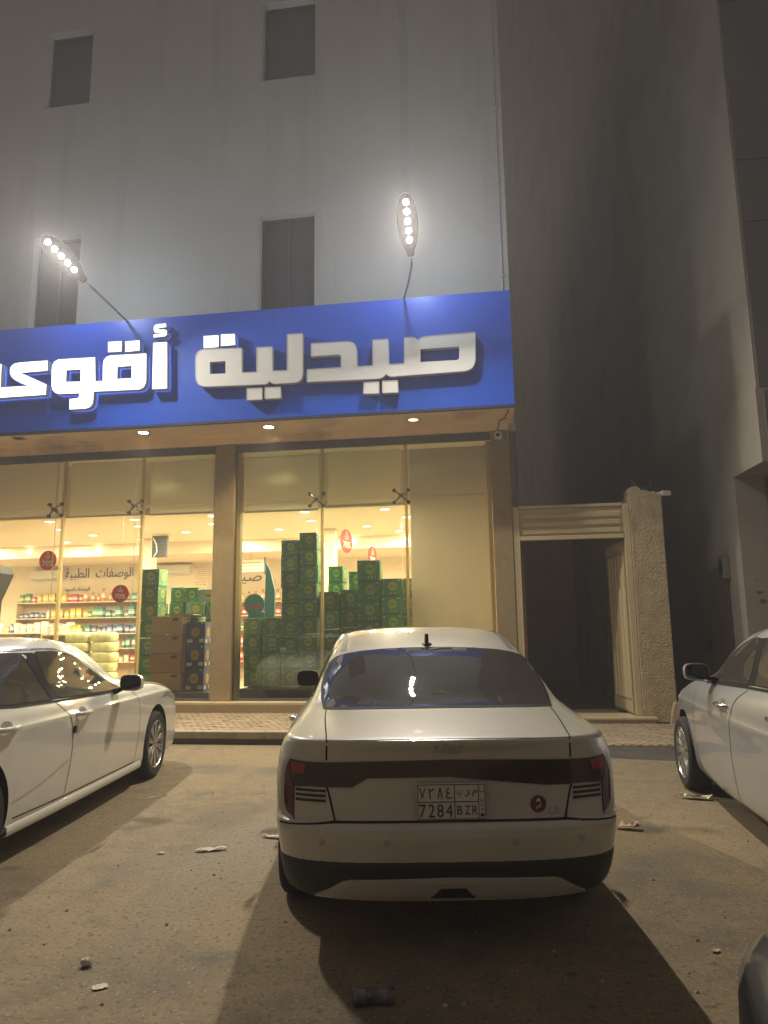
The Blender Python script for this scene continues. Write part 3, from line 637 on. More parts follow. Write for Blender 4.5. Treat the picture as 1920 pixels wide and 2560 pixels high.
def carton(name, m, x0, x1, y0, d, z0, z1, label, cat='carton', group=None):
    key = (m.name, round(x1-x0,3), round(d,3), round(z1-z0,3))
    if key in carton_cache:
        o = bpy.data.objects.new(name, carton_cache[key]); col.objects.link(o)
    else:
        w2, h = (x1-x0)/2-.003, z1-z0-.004
        o = MB().box(-w2, w2, 0, d, 0, h).build(name, m, None, bevel=.006, seg=1); carton_cache[key] = o.data
    o.location = ((x0+x1)/2+random.uniform(-.010,.010), y0+random.uniform(-.025,.025), z0+.001); o.rotation_euler = (0, 0, random.uniform(-.045,.045))
    return tag(o, label, cat, group)
def stack(m, x0, x1, y0, ztop, n, h, where, kind='green carton', group='green cartons', d=.40, name='green_carton'):
    for k in range(n):
        z1 = ztop-k*h
        carton(name, m, x0, x1, y0, d, z1-h, z1, '%s, %s of %s' % (kind, 'topmost' if k == 0 else ordinal(k)+' from top', where), 'carton', group)
tag(MB().box(-4.42, -1.35, 12.42, 13.6, FZ, .50).build('display_plinth', m_channel, bevel=.01), 'low dark plinth under the green cartons in the right bay', 'plinth')
tag(MB().box(-6.6, -4.95, 12.42, 13.4, FZ, .44).build('display_plinth', m_channel, bevel=.01), 'low dark plinth under the cartons in the left bay', 'plinth')
Yb = 12.62
stack(m_green, -4.40, -4.065, Yb, 1.73, 4, .302, 'the low stack just right of the pillar')
stack(m_green, -4.06, -3.72, Yb, 1.73, 4, .302, 'the second low stack right of the pillar')
stack(m_green, -3.71, -3.385, Yb, 3.12, 9, .288, 'the tall stack left of the tallest')
stack(m_green, -3.38, -3.04, Yb, 3.25, 9, .303, 'the tallest stack')
stack(m_green, -2.99, -2.63, Yb-.05, 2.17, 5, .33, 'the first stack right of the tallest')
stack(m_green, -2.62, -2.30, Yb, 2.20, 5, .33, 'the second stack right of the tallest')
stack(m_green, -2.31, -1.90, Yb-.04, 2.71, 6, .36, 'the third stack right of the tallest')
stack(m_green, -1.89, -1.52, Yb, 2.38, 6, .31, 'the stack beside the long blind')
stack(m_green, -1.51, -1.26, Yb+.02, 2.38, 6, .31, 'the stack half hidden by the long blind')
stack(m_green2, -2.56, -2.30, Yb+.45, 2.56, 1, .34, 'the rear row, right bay')
stack(m_green2, -2.98, -2.70, Yb+.60, 2.68, 3, .30, 'the pale stack behind the tallest')
# left bay
stack(m_green, -6.44, -6.07, 12.66, 2.67, 7, .318, 'the tall stack left of the brown cartons')
stack(m_green2, -6.06, -5.78, 13.15, 2.35, 5, .30, 'the left rear stack behind the brown cartons')
stack(m_green2, -5.77, -5.50, 13.18, 2.34, 5, .30, 'the right rear stack behind the brown cartons')
stack(m_green, -5.66, -5.30, 12.98, 2.05, 1, .27, 'the low pile behind the brown cartons')
stack(m_green2, -5.29, -5.10, 13.0, 2.05, 4, .30, 'the narrow stack behind the navy cartons')
stack(m_brown, -6.13, -5.54, 12.56, 1.79, 4, .335, 'the stack in the left bay', 'brown cardboard carton', 'brown cartons in the left bay', .34, 'brown_carton')
stack(m_bluec, -5.50, -5.13, 12.62, 1.68, 3, .413, 'the stack left of the pillar', 'navy carton with a yellow crown', 'navy cartons in the left bay', .34, 'blue_carton')
carton('grey_carton', m_greyc, -5.60, -5.06, 13.2, .4, 2.06, 2.30, 'grey and white carton lying on top of the rear green cartons', 'carton')
tag(MB().prism([(0,0),(.55,0),(.55,.02),(0,.03)], 0, .4, 'y').build('cardboard_sheet', m_brown, loc=(-5.9,12.6,1.80)), 'flat brown cardboard sheet on the brown cartons', 'cardboard')
# ---------------------------------------------------------------- shelves with goods
hues = [('pink',(.55,.10,.22)),('white',(.75,.72,.66)),('blue',(.06,.13,.42)),('orange',(.70,.24,.03)),('purple',(.20,.08,.32)),('yellow',(.75,.52,.04)),('teal',(.03,.26,.28)),('red',(.55,.04,.04)),('green',(.10,.32,.07)),('peach',(.72,.42,.28))]
def goods_mat(n, c):
    m = bpy.data.materials.new('goods_'+n); m.use_nodes = True; nt = m.node_tree; N = nt.nodes; L = nt.links; b = N['Principled BSDF']; b.inputs['Roughness'].default_value = .4
    tc = N.new('ShaderNodeTexCoord'); sp = N.new('ShaderNodeSeparateXYZ'); L.new(tc.outputs['Generated'], sp.inputs[0])
    rp = N.new('ShaderNodeValToRGB'); rp.color_ramp.interpolation = 'CONSTANT'
    E_ = rp.color_ramp.elements; E_[0].color = (*c, 1); E_[0].position = 0; E_[1].position = .28; E_[1].color = (.72,.68,.60,1)
    for pos, cc in ((.52, c), (.58, (.72,.68,.60)), (.64, c), (.86, tuple(x*.6 for x in c))): q = E_.new(pos); q.color = (*cc, 1)
    L.new(sp.outputs[2], rp.inputs['Fac']); L.new(rp.outputs[0], b.inputs['Base Color']); return m
g_m = {n: goods_mat(n, c) for n, c in hues}
g_me = {}
def goods_mesh(kind, hue):
    if (kind, hue) in g_me: return g_me[(kind, hue)]
    if kind == 'bottle': o = MB().lathe([(.045,0),(.05,.01),(.05,.15),(.04,.18),(.018,.20),(.018,.22),(.024,.222),(.024,.25),(.001,.252)], 12).build('t', g_m[hue], None, smooth=45)
    elif kind == 'jar': o = MB().lathe([(.05,0),(.055,.01),(.055,.10),(.05,.11),(.056,.112),(.056,.14),(.001,.142)], 12).build('t', g_m[hue], None, smooth=45)
    else: o = MB().box(-.06,.06,-.05,.05,0,.20).build('t', g_m[hue], None, bevel=.004, seg=1)
    g_me[(kind, hue)] = o.data; bpy.data.objects.remove(o); return g_me[(kind, hue)]
m_shelf = mat('shelf_cream', (.62,.50,.34), .5, var=.05); m_backp = mat('shelf_back', (.50,.36,.24), .6)
def shelf_unit(x0, x1, y, boards, label, where, gap):
    e = empty('shelf_unit', ((x0+x1)/2, y, FZ), label=label, cat='shelf'); w2 = (x1-x0)/2
    MB().box(-w2, w2, .32, .35, 0, boards[-1]-FZ+.02).build('back_panel', m_backp, e)
    MB().box(-w2-.03, -w2, 0, .35, 0, boards[-1]-FZ+.02).build('side_panel', m_shelf, e); MB().box(w2, w2+.03, 0, .35, 0, boards[-1]-FZ+.02).build('side_panel', m_shelf, e)
    for bi, z in enumerate(boards):
        MB().box(-w2, w2, 0, .318, z-FZ-.03, z-FZ).build('shelf_board', m_shelf, e, bevel=.004)
        cnt = {}; x = x0+.1; hue = random.choice(hues)[0]; kind = random.choice(('box','bottle','jar'))
        while x < x1-.08:
            if random.random() < .28: hue = random.choice(hues)[0]; kind = random.choice(('box','box','bottle','jar'))
            s = random.uniform(.85, 1.35)
            o = bpy.data.objects.new({'box':'product_box','bottle':'product_bottle','jar':'product_jar'}[kind], goods_mesh(kind, hue)); col.objects.link(o)
            o.location = (x, y+.10+random.uniform(-.02,.05), z); o.scale = (s, s, s*random.uniform(.85,1.15)); o.rotation_euler = (0,0,random.uniform(-.2,.2))
            k = cnt.get((hue, kind), 0); cnt[(hue, kind)] = k+1
            tag(o, '%s %s, %s of its colour on the %s shelf %s' % (hue, kind, ordinal(k), ['lowest','second lowest','third lowest','fourth lowest','fifth lowest'][bi] if bi < len(boards)-1 else 'top', where), kind, 'goods '+where)
            x += gap*s*random.uniform(.95,1.15)
        
shelf_unit(-13.2, -9.35, 18.75, [.75, 1.12, 1.52, 1.96, 2.40], 'long cream wall shelf full of goods at the back of the shop', 'at the back', .15)
shelf_unit(-7.1, -4.8, 18.75, [.75, 1.15, 1.58, 1.95, 2.32], 'cream wall shelf full of goods behind the right bay', 'behind the right bay', .17)
shelf_unit(-12.3, -9.9, 16.2, [.70, 1.15, 1.55], 'low cream gondola shelf in the middle of the shop', 'on the low gondola', .15)
shelf_unit(-9.9, -8.9, 15.0, [.7, 1.1, 1.5], 'short low gondola shelf beside the packs of nappies', 'on the short gondola', .15)
# dark display rack at the left edge
e = empty('display_rack', (-10.50, 13.6, FZ), label='tall dark display rack at the left edge of the shop window', cat='rack')
MB().prism([(-.3,0),(.22,0),(.26,1.9),(.50,2.45),(.46,2.62),(-.3,2.62)], 0, .45, 'y').build('side', m_dark, e, bevel=.01)
for k in range(4): MB().box(-.28, .20, -.06, -.002, .5+k*.42, .53+k*.42).build('tray', m_channel, e)
# plastic packs
def pack_mesh():
    vs = []; fs = []; nu, nv = 14, 8
    for i in range(nv+1):
        ph = -math.pi/2+math.pi*i/nv
        for k in range(nu):
            t = 2*math.pi*k/nu
            def se(c, p): return math.copysign(abs(c)**p, c)
            x = .27*se(math.cos(ph), .35)*se(math.cos(t), .4); y = .17*se(math.cos(ph), .35)*se(math.sin(t), .4); z = .11*se(math.sin(ph), .6)
            vs.append((x+random.uniform(-.006,.006), y+random.uniform(-.006,.006), z+random.uniform(-.005,.005)))
    for i in range(nv):
        for k in range(nu): fs.append((i*nu+k, i*nu+(k+1) % nu, (i+1)*nu+(k+1) % nu, (i+1)*nu+k))
    m = mat('pale_green_film', (.50,.52,.20), .35, var=.2, vscale=6, var2=(.68,.66,.40))
    o = MB().add(vs, fs).build('t', m, None, smooth=60); me = o.data; bpy.data.objects.remove(o); return me
pk = pack_mesh()
for j in range(6):
    for i in range(2):
        o = bpy.data.objects.new('wrapped_pack', pk); col.objects.link(o); o.location = (-8.62+i*.56+random.uniform(-.02,.02), 14.4, FZ+.10+j*.205); o.rotation_euler = (0,0,random.uniform(-.08,.08))
        tag(o, 'pale green wrapped pack, %s from the floor in the %s pile behind the parked car' % (ordinal(j), ['left','right'][i]), 'pack', 'wrapped packs piled in the shop')
# teal stand with a round header
e = empty('cardboard_stand', (at(640,1560,13.3).x, 13.3, FZ), label='teal cardboard stand with round header and red lettering', cat='display stand')
m_teal = mat('teal_card', (.05,.20,.27), .5, var=.1); m_pinkp = mat('pink_print', (.55,.08,.12), .5)
MB().prism([(-.12,0),(.28,0),(.22,.9),(.15,1.55),(-.16,1.55)], 0, .05, 'y').build('panel', m_teal, e)
MB().lathe([(.20,-.012),(.20,.04)], 28, 'y', (-.04, 0, 1.70)).build('header', m_teal, e)
text('header_print', 'zoda', .2, m_pinkp, e, (-.04, -.018, 1.68), extrude=.002, width=.32)
MB().prism([(.14,1.4),(.34,1.4),(.34,1.95),(.24,2.35),(.16,2.5)], .06, .10, 'y').build('wing', m_teal, e)
e = empty('hanging_sign', (at(627,1405,17.5).x, 17.5, 3.0), label='small framed sign hanging from the ceiling behind the right bay', cat='hanging sign')
MB().box(-.34,.34,0,.03,0,.30).build('board', m_room, e); MB().box(-.38,-.345,-.01,.04,-.06,.36).box(.345,.38,-.01,.04,-.06,.36).build('bracket', m_steel, e)
for k in range(3): MB().box(-.25,.25,-.006,-.002,.05+k*.08,.075+k*.08).build('print_line', mat('sign_line', (.45,.2,.08), .7), e)
MB().tube([(0,0.01,.30),(0,0.01,.46)], .006, 5).build('rod', m_steel, e)
# ================================================================== CARS: body surface
def lerp_tab(tab, z, k):
    if z<=tab[0][0]: return tab[0][k]
    if z>=tab[-1][0]: return tab[-1][k]
    for i in range(len(tab)-1):
        if tab[i][0]<=z<=tab[i+1][0]:
            a=tab[i]; b=tab[i+1]; h=b[0]-a[0]
            # monotone cubic (Fritsch-Carlson style tangents)
            def sl(p,q): return (q[k]-p[k])/(q[0]-p[0])
            d=sl(a,b)
            d0=sl(tab[i-1],a) if i>0 else d
            d1=sl(b,tab[i+2]) if i+2<len(tab) else d
            def tg(p,q): return 0.0 if p*q<=0 else 2*p*q/(p+q)
            m0=tg(d0,d) if i>0 else d; m1=tg(d,d1) if i+2<len(tab) else d
            t=(z-a[0])/h
            return (2*t**3-3*t*t+1)*a[k]+(t**3-2*t*t+t)*h*m0+(-2*t**3+3*t*t)*b[k]+(t**3-t*t)*h*m1
class Surf:
    """A car body as a stack of horizontal outlines.  Row: z, rear s, front s, half width, rear corner length, front corner length"""
    def __init__(self, tab, nr=3.0, nf=2.8, tr=.04, tf=.06):
        self.tab=tab; self.nr=nr; self.nf=nf; self.tr=tr; self.tf=tf
    def row(self,z): return [lerp_tab(self.tab,z,k) for k in range(1,6)]
    def flank(self,s,z,row=None):
        sr,sf,w,Lr,Lf=row or self.row(z)
        s1=sr+Lr; s2=sf-Lf; a=s1+.45*(s2-s1); b=s1+.55*(s2-s1)
        if s<s1:
            c=max(0.,min(1.,(s1-s)/Lr)); return w*(1-self.tr)*(1-c**self.nr)**(1/self.nr)
        if s>s2:
            c=max(0.,min(1.,(s-s2)/Lf)); return w*(1-self.tf)*(1-c**self.nf)**(1/self.nf)
        if s<a: return w*(1-self.tr*((a-s)/(a-s1))**2)
        if s>b: return w*(1-self.tf*((s-b)/(s2-b))**2)
        return w
    def rear(self,r,z):
        sr,sf,w,Lr,Lf=self.row(z); c=min(.9999,abs(r)/(w*(1-self.tr)))
        return sr+Lr*(1-(1-c**self.nr)**(1/self.nr))
    def front(self,r,z):
        sr,sf,w,Lr,Lf=self.row(z); c=min(.9999,abs(r)/(w*(1-self.tf)))
        return sf-Lf*(1-(1-c**self.nf)**(1/self.nf))
    def loop(self,z,na=14,nfl=30):
        row=self.row(z); sr,sf,w,Lr,Lf=row; pts=[]
        for i in range(na):
            p=i/na*math.pi/2
            pts.append((sr+Lr*(1-math.cos(p)**(2/self.nr)), w*(1-self.tr)*math.sin(p)**(2/self.nr)))
        for i in range(nfl+1):
            s=sr+Lr+(sf-Lf-sr-Lr)*i/nfl; pts.append((s,self.flank(s,z,row)))
        for i in range(na-1,-1,-1):
            p=i/na*math.pi/2
            pts.append((sf-Lf*(1-math.cos(p)**(2/self.nf)), w*(1-self.tf)*math.sin(p)**(2/self.nf)))
        return pts
# rows: z, rear s, front s, half width, rear corner length, front corner length
ACCENT = Surf([(.20,.30,4.15,.72,.45,.6),(.235,.10,4.30,.79,.37,.7),(.27,.05,4.38,.815,.37,.75),(.33,.015,4.42,.835,.37,.8),(.42,-.01,4.45,.852,.37,.8),(.50,-.025,4.46,.866,.37,.8),(.555,-.032,4.455,.873,.37,.8),(.588,-.022,4.45,.876,.37,.8),(.598,.0,4.45,.877,.37,.8),(.66,.006,4.44,.879,.37,.8),(.74,.008,4.42,.880,.37,.8),(.80,.004,4.35,.877,.38,.85),(.86,-.004,4.2,.868,.40,.9),(.91,-.018,4.0,.853,.45,.9),(.940,-.030,3.86,.838,.47,.9),(.951,-.026,3.8,.83,.48,.9),(.958,.0,3.76,.825,.5,.85),(.972,.08,3.68,.815,.52,.8),(.99,.19,3.6,.803,.54,.75),(1.012,.33,3.5,.79,.56,.7),(1.034,.47,3.42,.778,.56,.65),(1.05,.555,3.37,.77,.56,.6),(1.07,.62,3.33,.762,.54,.55),(1.13,.765,3.22,.742,.52,.5),(1.20,.94,3.09,.717,.50,.48),(1.27,1.125,2.95,.69,.48,.45),(1.325,1.28,2.83,.666,.46,.42),(1.34,1.34,2.79,.658,.46,.42),(1.37,1.47,2.74,.645,.44,.4),(1.41,1.68,2.69,.62,.42,.4),(1.445,1.9,2.63,.57,.40,.38),(1.465,2.08,2.58,.46,.3,.28),(1.478,2.24,2.52,.24,.1,.1)], nr=3.3, tr=.055)
CAMRY = Surf([(.17,.35,4.5,.80,.5,.7),(.20,.2,4.92,.875,.5,.50),(.26,.08,5.02,.895,.5,.52),(.4,.03,5.05,.905,.5,.52),(.55,.0,5.05,.911,.5,.55),(.70,.0,5.02,.913,.5,.60),(.80,.02,4.94,.915,.5,.68),(.852,.03,4.86,.917,.5,.74),(.868,.03,4.82,.907,.5,.76),(.92,.02,4.64,.886,.5,.80),(.96,.0,4.30,.865,.5,.8),(.985,.02,3.98,.845,.55,.8),(1.02,.15,3.66,.815,.55,.75),(1.06,.40,3.47,.79,.55,.7),(1.10,.62,3.33,.77,.55,.6),(1.18,.85,3.15,.74,.5,.5),(1.26,1.05,2.98,.71,.5,.48),(1.33,1.25,2.8,.68,.48,.45),(1.37,1.4,2.66,.655,.45,.42),(1.40,1.6,2.52,.615,.42,.4),(1.425,1.78,2.38,.53,.35,.33),(1.44,1.95,2.24,.38,.18,.18),(1.446,2.05,2.15,.18,.05,.05)], nr=2.8, nf=2.7, tf=.035)
SILVER = Surf([(.19,.35,4.2,.78,.5,.7),(.22,.2,4.50,.845,.5,.9),(.3,.05,4.68,.872,.5,1.0),(.45,.0,4.76,.885,.5,1.0),(.6,0,4.78,.893,.5,1.05),(.70,.0,4.76,.892,.5,1.0),(.80,.02,4.69,.896,.5,1.0),(.815,.02,4.67,.890,.5,1.0),(.90,.03,4.45,.88,.5,1.0),(.96,.02,4.18,.862,.5,.9),(1.0,.0,3.92,.84,.55,.8),(1.03,.1,3.7,.82,.55,.75),(1.07,.35,3.5,.795,.55,.7),(1.12,.6,3.35,.77,.55,.6),(1.2,.85,3.2,.74,.5,.5),(1.28,1.05,3.05,.705,.5,.48),(1.35,1.25,2.88,.67,.48,.45),(1.39,1.4,2.74,.645,.45,.42),(1.425,1.6,2.6,.60,.42,.4),(1.45,1.78,2.45,.51,.35,.33),(1.465,1.95,2.32,.36,.18,.18),(1.471,2.1,2.2,.18,.05,.05)], nr=2.8, nf=2.5)
def sp(surf, mode, a, b, off=0.0):
    """point on the body: rear (r,z), right/left flank (s,z), front (r,z); off metres proud"""
    def raw(a, b):
        if mode == 'rear': return Vector((a, surf.rear(a, b), b))
        if mode == 'front': return Vector((a, surf.front(a, b), b))
        return Vector(((1 if mode == 'right' else -1)*surf.flank(a, b), a, b))
    p = raw(a, b)
    if off:
        e = .004; n = (raw(a+e, b)-raw(a-e, b)).cross(raw(a, b+e)-raw(a, b-e)).normalized()
        out = {'rear': Vector((0,-1,0)), 'front': Vector((0,1,0)), 'right': Vector((1,0,.2)), 'left': Vector((-1,0,.2))}[mode]
        if n.dot(out) < 0: n = -n
        p = p+n*off
    return p
def patch(surf, mode, poly, m, name, parent, off=.003, step=.035, skirt=True, smooth=50):
    bm = bmesh.new(); vs = [bm.verts.new((a, 0, b)) for a, b in poly]; bm.faces.new(vs)
    bmesh.ops.triangulate(bm, faces=bm.faces)
    for k, ax in ((0, (1,0,0)), (2, (0,0,1))):
        lo = min(p[0 if k == 0 else 1] for p in poly); hi = max(p[0 if k == 0 else 1] for p in poly)
        n = max(1, int((hi-lo)/step))
        for i in range(1, n):
            c = lo+(hi-lo)*i/n; co = (c,0,0) if k == 0 else (0,0,c)
            bmesh.ops.bisect_plane(bm, geom=bm.verts[:]+bm.edges[:]+bm.faces[:], dist=1e-6, plane_co=co, plane_no=ax)
    ov = {v: (v.co.x, v.co.z) for v in bm.verts}
    for v, (a, b) in ov.items(): v.co = sp(surf, mode, a, b, off)
    if skirt:
        be = [e for e in bm.edges if len(e.link_faces) == 1]
        inner = {}
        for e in be:
            for v in e.verts:
                if v not in inner: inner[v] = bm.verts.new(sp(surf, mode, *ov[v], -.004))
        for e in be: bm.faces.new((e.verts[0], e.verts[1], inner[e.verts[1]], inner[e.verts[0]]))
    bmesh.ops.recalc_face_normals(bm, faces=bm.faces)
    me = bpy.data.meshes.new(name); bm.to_mesh(me); bm.free(); me.materials.append(m)
    # recalc may turn an open sheet inside out: check against the outward side
    c = sum((p.normal.copy()*p.area for p in me.polygons), Vector())
    out = {'rear': Vector((0,-1,.2)), 'front': Vector((0,1,.2)), 'right': Vector((1,0,.1)), 'left': Vector((-1,0,.1))}[mode]
    if c.dot(out) < 0: me.flip_normals()
    me.polygons.foreach_set('use_smooth', [True]*len(me.polygons)); me.set_sharp_from_angle(angle=R(smooth))
    o = bpy.data.objects.new(name, me); col.objects.link(o); o.parent = parent; return o
def ribbon(surf, mode, line, width, m, name, parent, off=.0015, step=.025):
    pts = []
    for (a, b) in zip(line[:-1], line[1:]):
        L = math.hypot(b[0]-a[0], b[1]-a[1]); n = max(1, int(L/step))
        for i in range(n): pts.append((a[0]+(b[0]-a[0])*i/n, a[1]+(b[1]-a[1])*i/n))
    pts.append(line[-1]); vs = []; fs = []
    for i, p in enumerate(pts):
        q0 = pts[max(0, i-1)]; q1 = pts[min(len(pts)-1, i+1)]; d = (q1[0]-q0[0], q1[1]-q0[1]); l = math.hypot(*d) or 1
        n = (-d[1]/l*width/2, d[0]/l*width/2)
        vs.append(sp(surf, mode, p[0]+n[0], p[1]+n[1], off)); vs.append(sp(surf, mode, p[0]-n[0], p[1]-n[1], off))
    for i in range(len(pts)-1): fs.append((2*i, 2*i+1, 2*i+3, 2*i+2))
    return MB().add(vs, fs).build(name, m, parent, smooth=60, fix=False)
def cr(line, n=6):
    """smooth a polyline"""
    out = []
    for i in range(len(line)-1):
        p0 = line[max(0,i-1)]; p1 = line[i]; p2 = line[i+1]; p3 = line[min(len(line)-1,i+2)]
        for k in range(n):
            t = k/n
            out.append(tuple(.5*((2*p1[j])+(-p0[j]+p2[j])*t+(2*p0[j]-5*p1[j]+4*p2[j]-p3[j])*t*t+(-p0[j]+3*p1[j]-3*p2[j]+p3[j])*t**3) for j in (0,1)))
    out.append(line[-1]); return out
def body(surf, paint, parent, axles, wheel_r, levels=None):
    zs = []
    t = surf.tab
    for a, b in zip(t[:-1], t[1:]):
        n = max(2, int((b[0]-a[0])/.02))
        zs += [a[0]+(b[0]-a[0])*i/n for i in range(n)]
    zs.append(t[-1][0])
    vs = []; fs = []; rows = []
    for z in zs:
        h = surf.loop(z); full = [(r, s, z) for s, r in h] + [(-r, s, z) for s, r in h[-2:0:-1]]
        rows.append(len(full)); vs += full
    n = rows[0]
    for j in range(len(zs)-1):
        for k in range(n): fs.append((j*n+k, j*n+(k+1) % n, (j+1)*n+(k+1) % n, (j+1)*n+k))
    fs.append(tuple(range(n-1,-1,-1))); fs.append(tuple((len(zs)-1)*n+k for k in range(n)))
    o = MB().add(vs, fs).build('body', [paint, m_black], None, smooth=38)
    cut = MB()
    for s in axles:
        for sg_ in (-1, 1):
            cut.lathe([(wheel_r+.052, sg_*.60), (wheel_r+.052, sg_*1.15)], 48, 'x', (0, s, wheel_r+.012), m=1)
    c = cut.build('cutter', [paint, m_black], None)
    for p in c.data.polygons: p.material_index = 1
    md = o.modifiers.new('arch', 'BOOLEAN'); md.operation = 'DIFFERENCE'; md.object = c; md.solver = 'EXACT'
    bpy.context.view_layer.update()
    me = bpy.data.meshes.new_from_object(o.evaluated_get(bpy.context.evaluated_depsgraph_get()))
    o.modifiers.clear(); old = o.data; o.data = me; bpy.data.objects.remove(c); bpy.data.meshes.remove(old)
    me.polygons.foreach_set('use_smooth', [True]*len(me.polygons)); me.set_sharp_from_angle(angle=R(38))
    o.parent = parent; o.name = 'body'; return o
m_tyre = mat('tyre_rubber', (.022,.021,.020), .85, var=.2, vscale=8, bump=.2, bscale=120)
m_alloy= mat('alloy', (.48,.47,.45), .32, metal=.85); m_disc = mat('wheel_dark', (.03,.03,.03), .5, metal=.3)
def wheel_proto(r, spokes, double):
    e = bpy.data.objects.new('wheel', None); col.objects.link(e)
    k = r/.335; w2 = .105
    MB().lathe([(.232*k,-w2*.9),(.30*k,-w2),(.325*k,-w2*.82),(r,-w2*.4),(r,w2*.4),(.325*k,w2*.82),(.30*k,w2),(.262*k,w2*1.0),(.232*k,w2*.9)], 40, 'x', close=True).build('tyre', m_tyre, e, smooth=35)
    MB().lathe([(.236*k,.098),(.228*k,.102),(.222*k,.09),(.215*k,.04),(.21*k,-.09)], 40, 'x', caps=False).build('rim', m_alloy, e, smooth=40)
    MB().lathe([(.205*k,.028),(.205*k,.034)], 24, 'x').build('brake_disc', m_disc, e)
    s = MB()
    for i in range(spokes):
        for dd in ((-.085,.085) if double else (0,)):
            a = 2*math.pi*i/spokes+dd; c_, s_ = math.cos(a), math.sin(a)
            def P(rad, t, x): return (x, rad*c_-t*s_, rad*s_+t*c_)
            w0, w1 = (.016,.022) if not double else (.011,.014)
            vs = [P(.045*k,-w0,.086),P(.045*k,w0,.086),P(.226*k,w1,.094),P(.226*k,-w1,.094),P(.045*k,-w0,.05),P(.045*k,w0,.05),P(.226*k,w1,.06),P(.226*k,-w1,.06)]
            s.add(vs, [(0,1,2,3),(7,6,5,4),(0,4,5,1),(1,5,6,2),(2,6,7,3),(3,7,4,0)])
    s.build('spokes', m_alloy, e, bevel=.003, seg=1, smooth=40)
    MB().lathe([(.001,.098),(.026,.097),(.034,.090),(.055*k,.084),(.055*k,.05)], 20, 'x').build('hub_cap', m_alloy, e, smooth=40)
    return e
def put_wheels(proto, parent, axles, track, r):
    first = True
    for s in axles:
        for sg_ in (-1, 1):
            if first: wl_ = proto; first = False; wl_.parent = parent
            else: wl_ = dup(proto, parent)
            wl_.location = (sg_*track, s, r); wl_.rotation_euler = (random.uniform(0, 1.2) if sg_ > 0 else 0, 0, 0 if sg_ > 0 else math.pi)
def blobm(cx, cy, cz, ax, ay, az, p=.55, nu=20, nv=12):
    vs = []; fs = []
    se = lambda c, q: math.copysign(abs(c)**q, c)
    for i in range(nv+1):
        ph = -math.pi/2+math.pi*i/nv
        for k in range(nu):
            t = 2*math.pi*k/nu; vs.append((cx+ax*se(math.cos(ph),p)*se(math.cos(t),p), cy+ay*se(math.cos(ph),p)*se(math.sin(t),p), cz+az*se(math.sin(ph),p)))
    for i in range(nv):
        for k in range(nu): fs.append((i*nu+k, i*nu+(k+1)%nu, (i+1)*nu+(k+1)%nu, (i+1)*nu+k))
    return vs, fs
def mirror(parent, sign, r0, r1, s, z0, z1, shell, glass):
    """door mirror: shell rounded to the front, flat glass looking back, arm to the door"""
    e = MB(); vs, fs = blobm((r0+r1)/2*sign, s, (z0+z1)/2, (r1-r0)/2, .085, (z1-z0)/2, .62)
    vs = [(x, max(y, s-.025), z) for x, y, z in vs]
    o = e.add(vs, fs).build('mirror', shell, parent, smooth=50)
    g_ = []; cx, cz = (r0+r1)/2*sign, (z0+z1)/2
    for k in range(28):
        t = 2*math.pi*k/28; se = lambda c: math.copysign(abs(c)**.55, c)
        g_.append((cx+se(math.cos(t))*(r1-r0)/2*.90, cz+se(math.sin(t))*(z1-z0)/2*.86))
    MB().prism(g_, s-.034, s-.026, 'y').build('mirror_glass', glass, o)
    MB().prism([((r0-.10)*sign, z0-.055), ((r0+.05)*sign, z0+.02), ((r0+.07)*sign, z0+.05), ((r0-.10)*sign, z0+.01)], s-.03, s+.06, 'y').build('mirror_arm', m_dark, o, bevel=.008)
    return o
def handle(surf, parent, mode, s0, s1, z, m):
    a = sp(surf, mode, s0, z, 0); b = sp(surf, mode, s1, z, 0); sg_ = 1 if mode == 'right' else -1
    pts = [a+Vector((sg_*-.004,0,0)), a*.85+b*.15+Vector((sg_*.03,0,0)), a*.5+b*.5+Vector((sg_*.04,0,0)), a*.15+b*.85+Vector((sg_*.03,0,0)), b+Vector((sg_*-.004,0,0))]
    o = MB().tube(pts, [.014,.017,.018,.017,.014], 10).build('door_handle', m, parent, smooth=60)
    c = (s0+s1)/2; cup = [(c+.07*math.cos(t), z+.012+.035*math.sin(t)) for t in [i*math.pi/8 for i in range(16)]]
    patch(surf, mode, cup, m_dark if False else mat('handle_recess', (.20,.19,.18), .4), 'handle_cup', o, off=.001, skirt=False)
def paint(name, c, metal=0.0, var=.03, rough=.32):
    return mat(name, c, rough, metal=metal, var=var, vscale=1.2, coat=1.0, dirt=(2.2,.50,.80,tuple(x*.86 for x in c)))
m_seam = mat('panel_gap', (.018,.016,.015), .8, spec=.1); m_cglass = mat('tinted_car_glass', (.060,.054,.048), .008, spec=.6)
m_rub = mat('window_rubber', (.014,.013,.012), .7, spec=.12); m_chrome = mat('chrome_trim', (.62,.60,.56), .18, metal=1.0)
m_mirg = mat('mirror_glass', (.10,.10,.11), .03, metal=.9)
def glass_side(surf, mode, poly, parent, name='side_window'):
    c = [sum(p[i] for p in poly)/len(poly) for i in (0,1)]
    big = []
    for p in poly:
        d = (p[0]-c[0], p[1]-c[1]); l = math.hypot(*d); big.append((p[0]+d[0]/l*.022, p[1]+d[1]/l*.016))
    patch(surf, mode, big, m_rub, 'window_seal', parent, off=.002, skirt=False)
    return patch(surf, mode, poly, m_cglass, name, parent, off=.005)

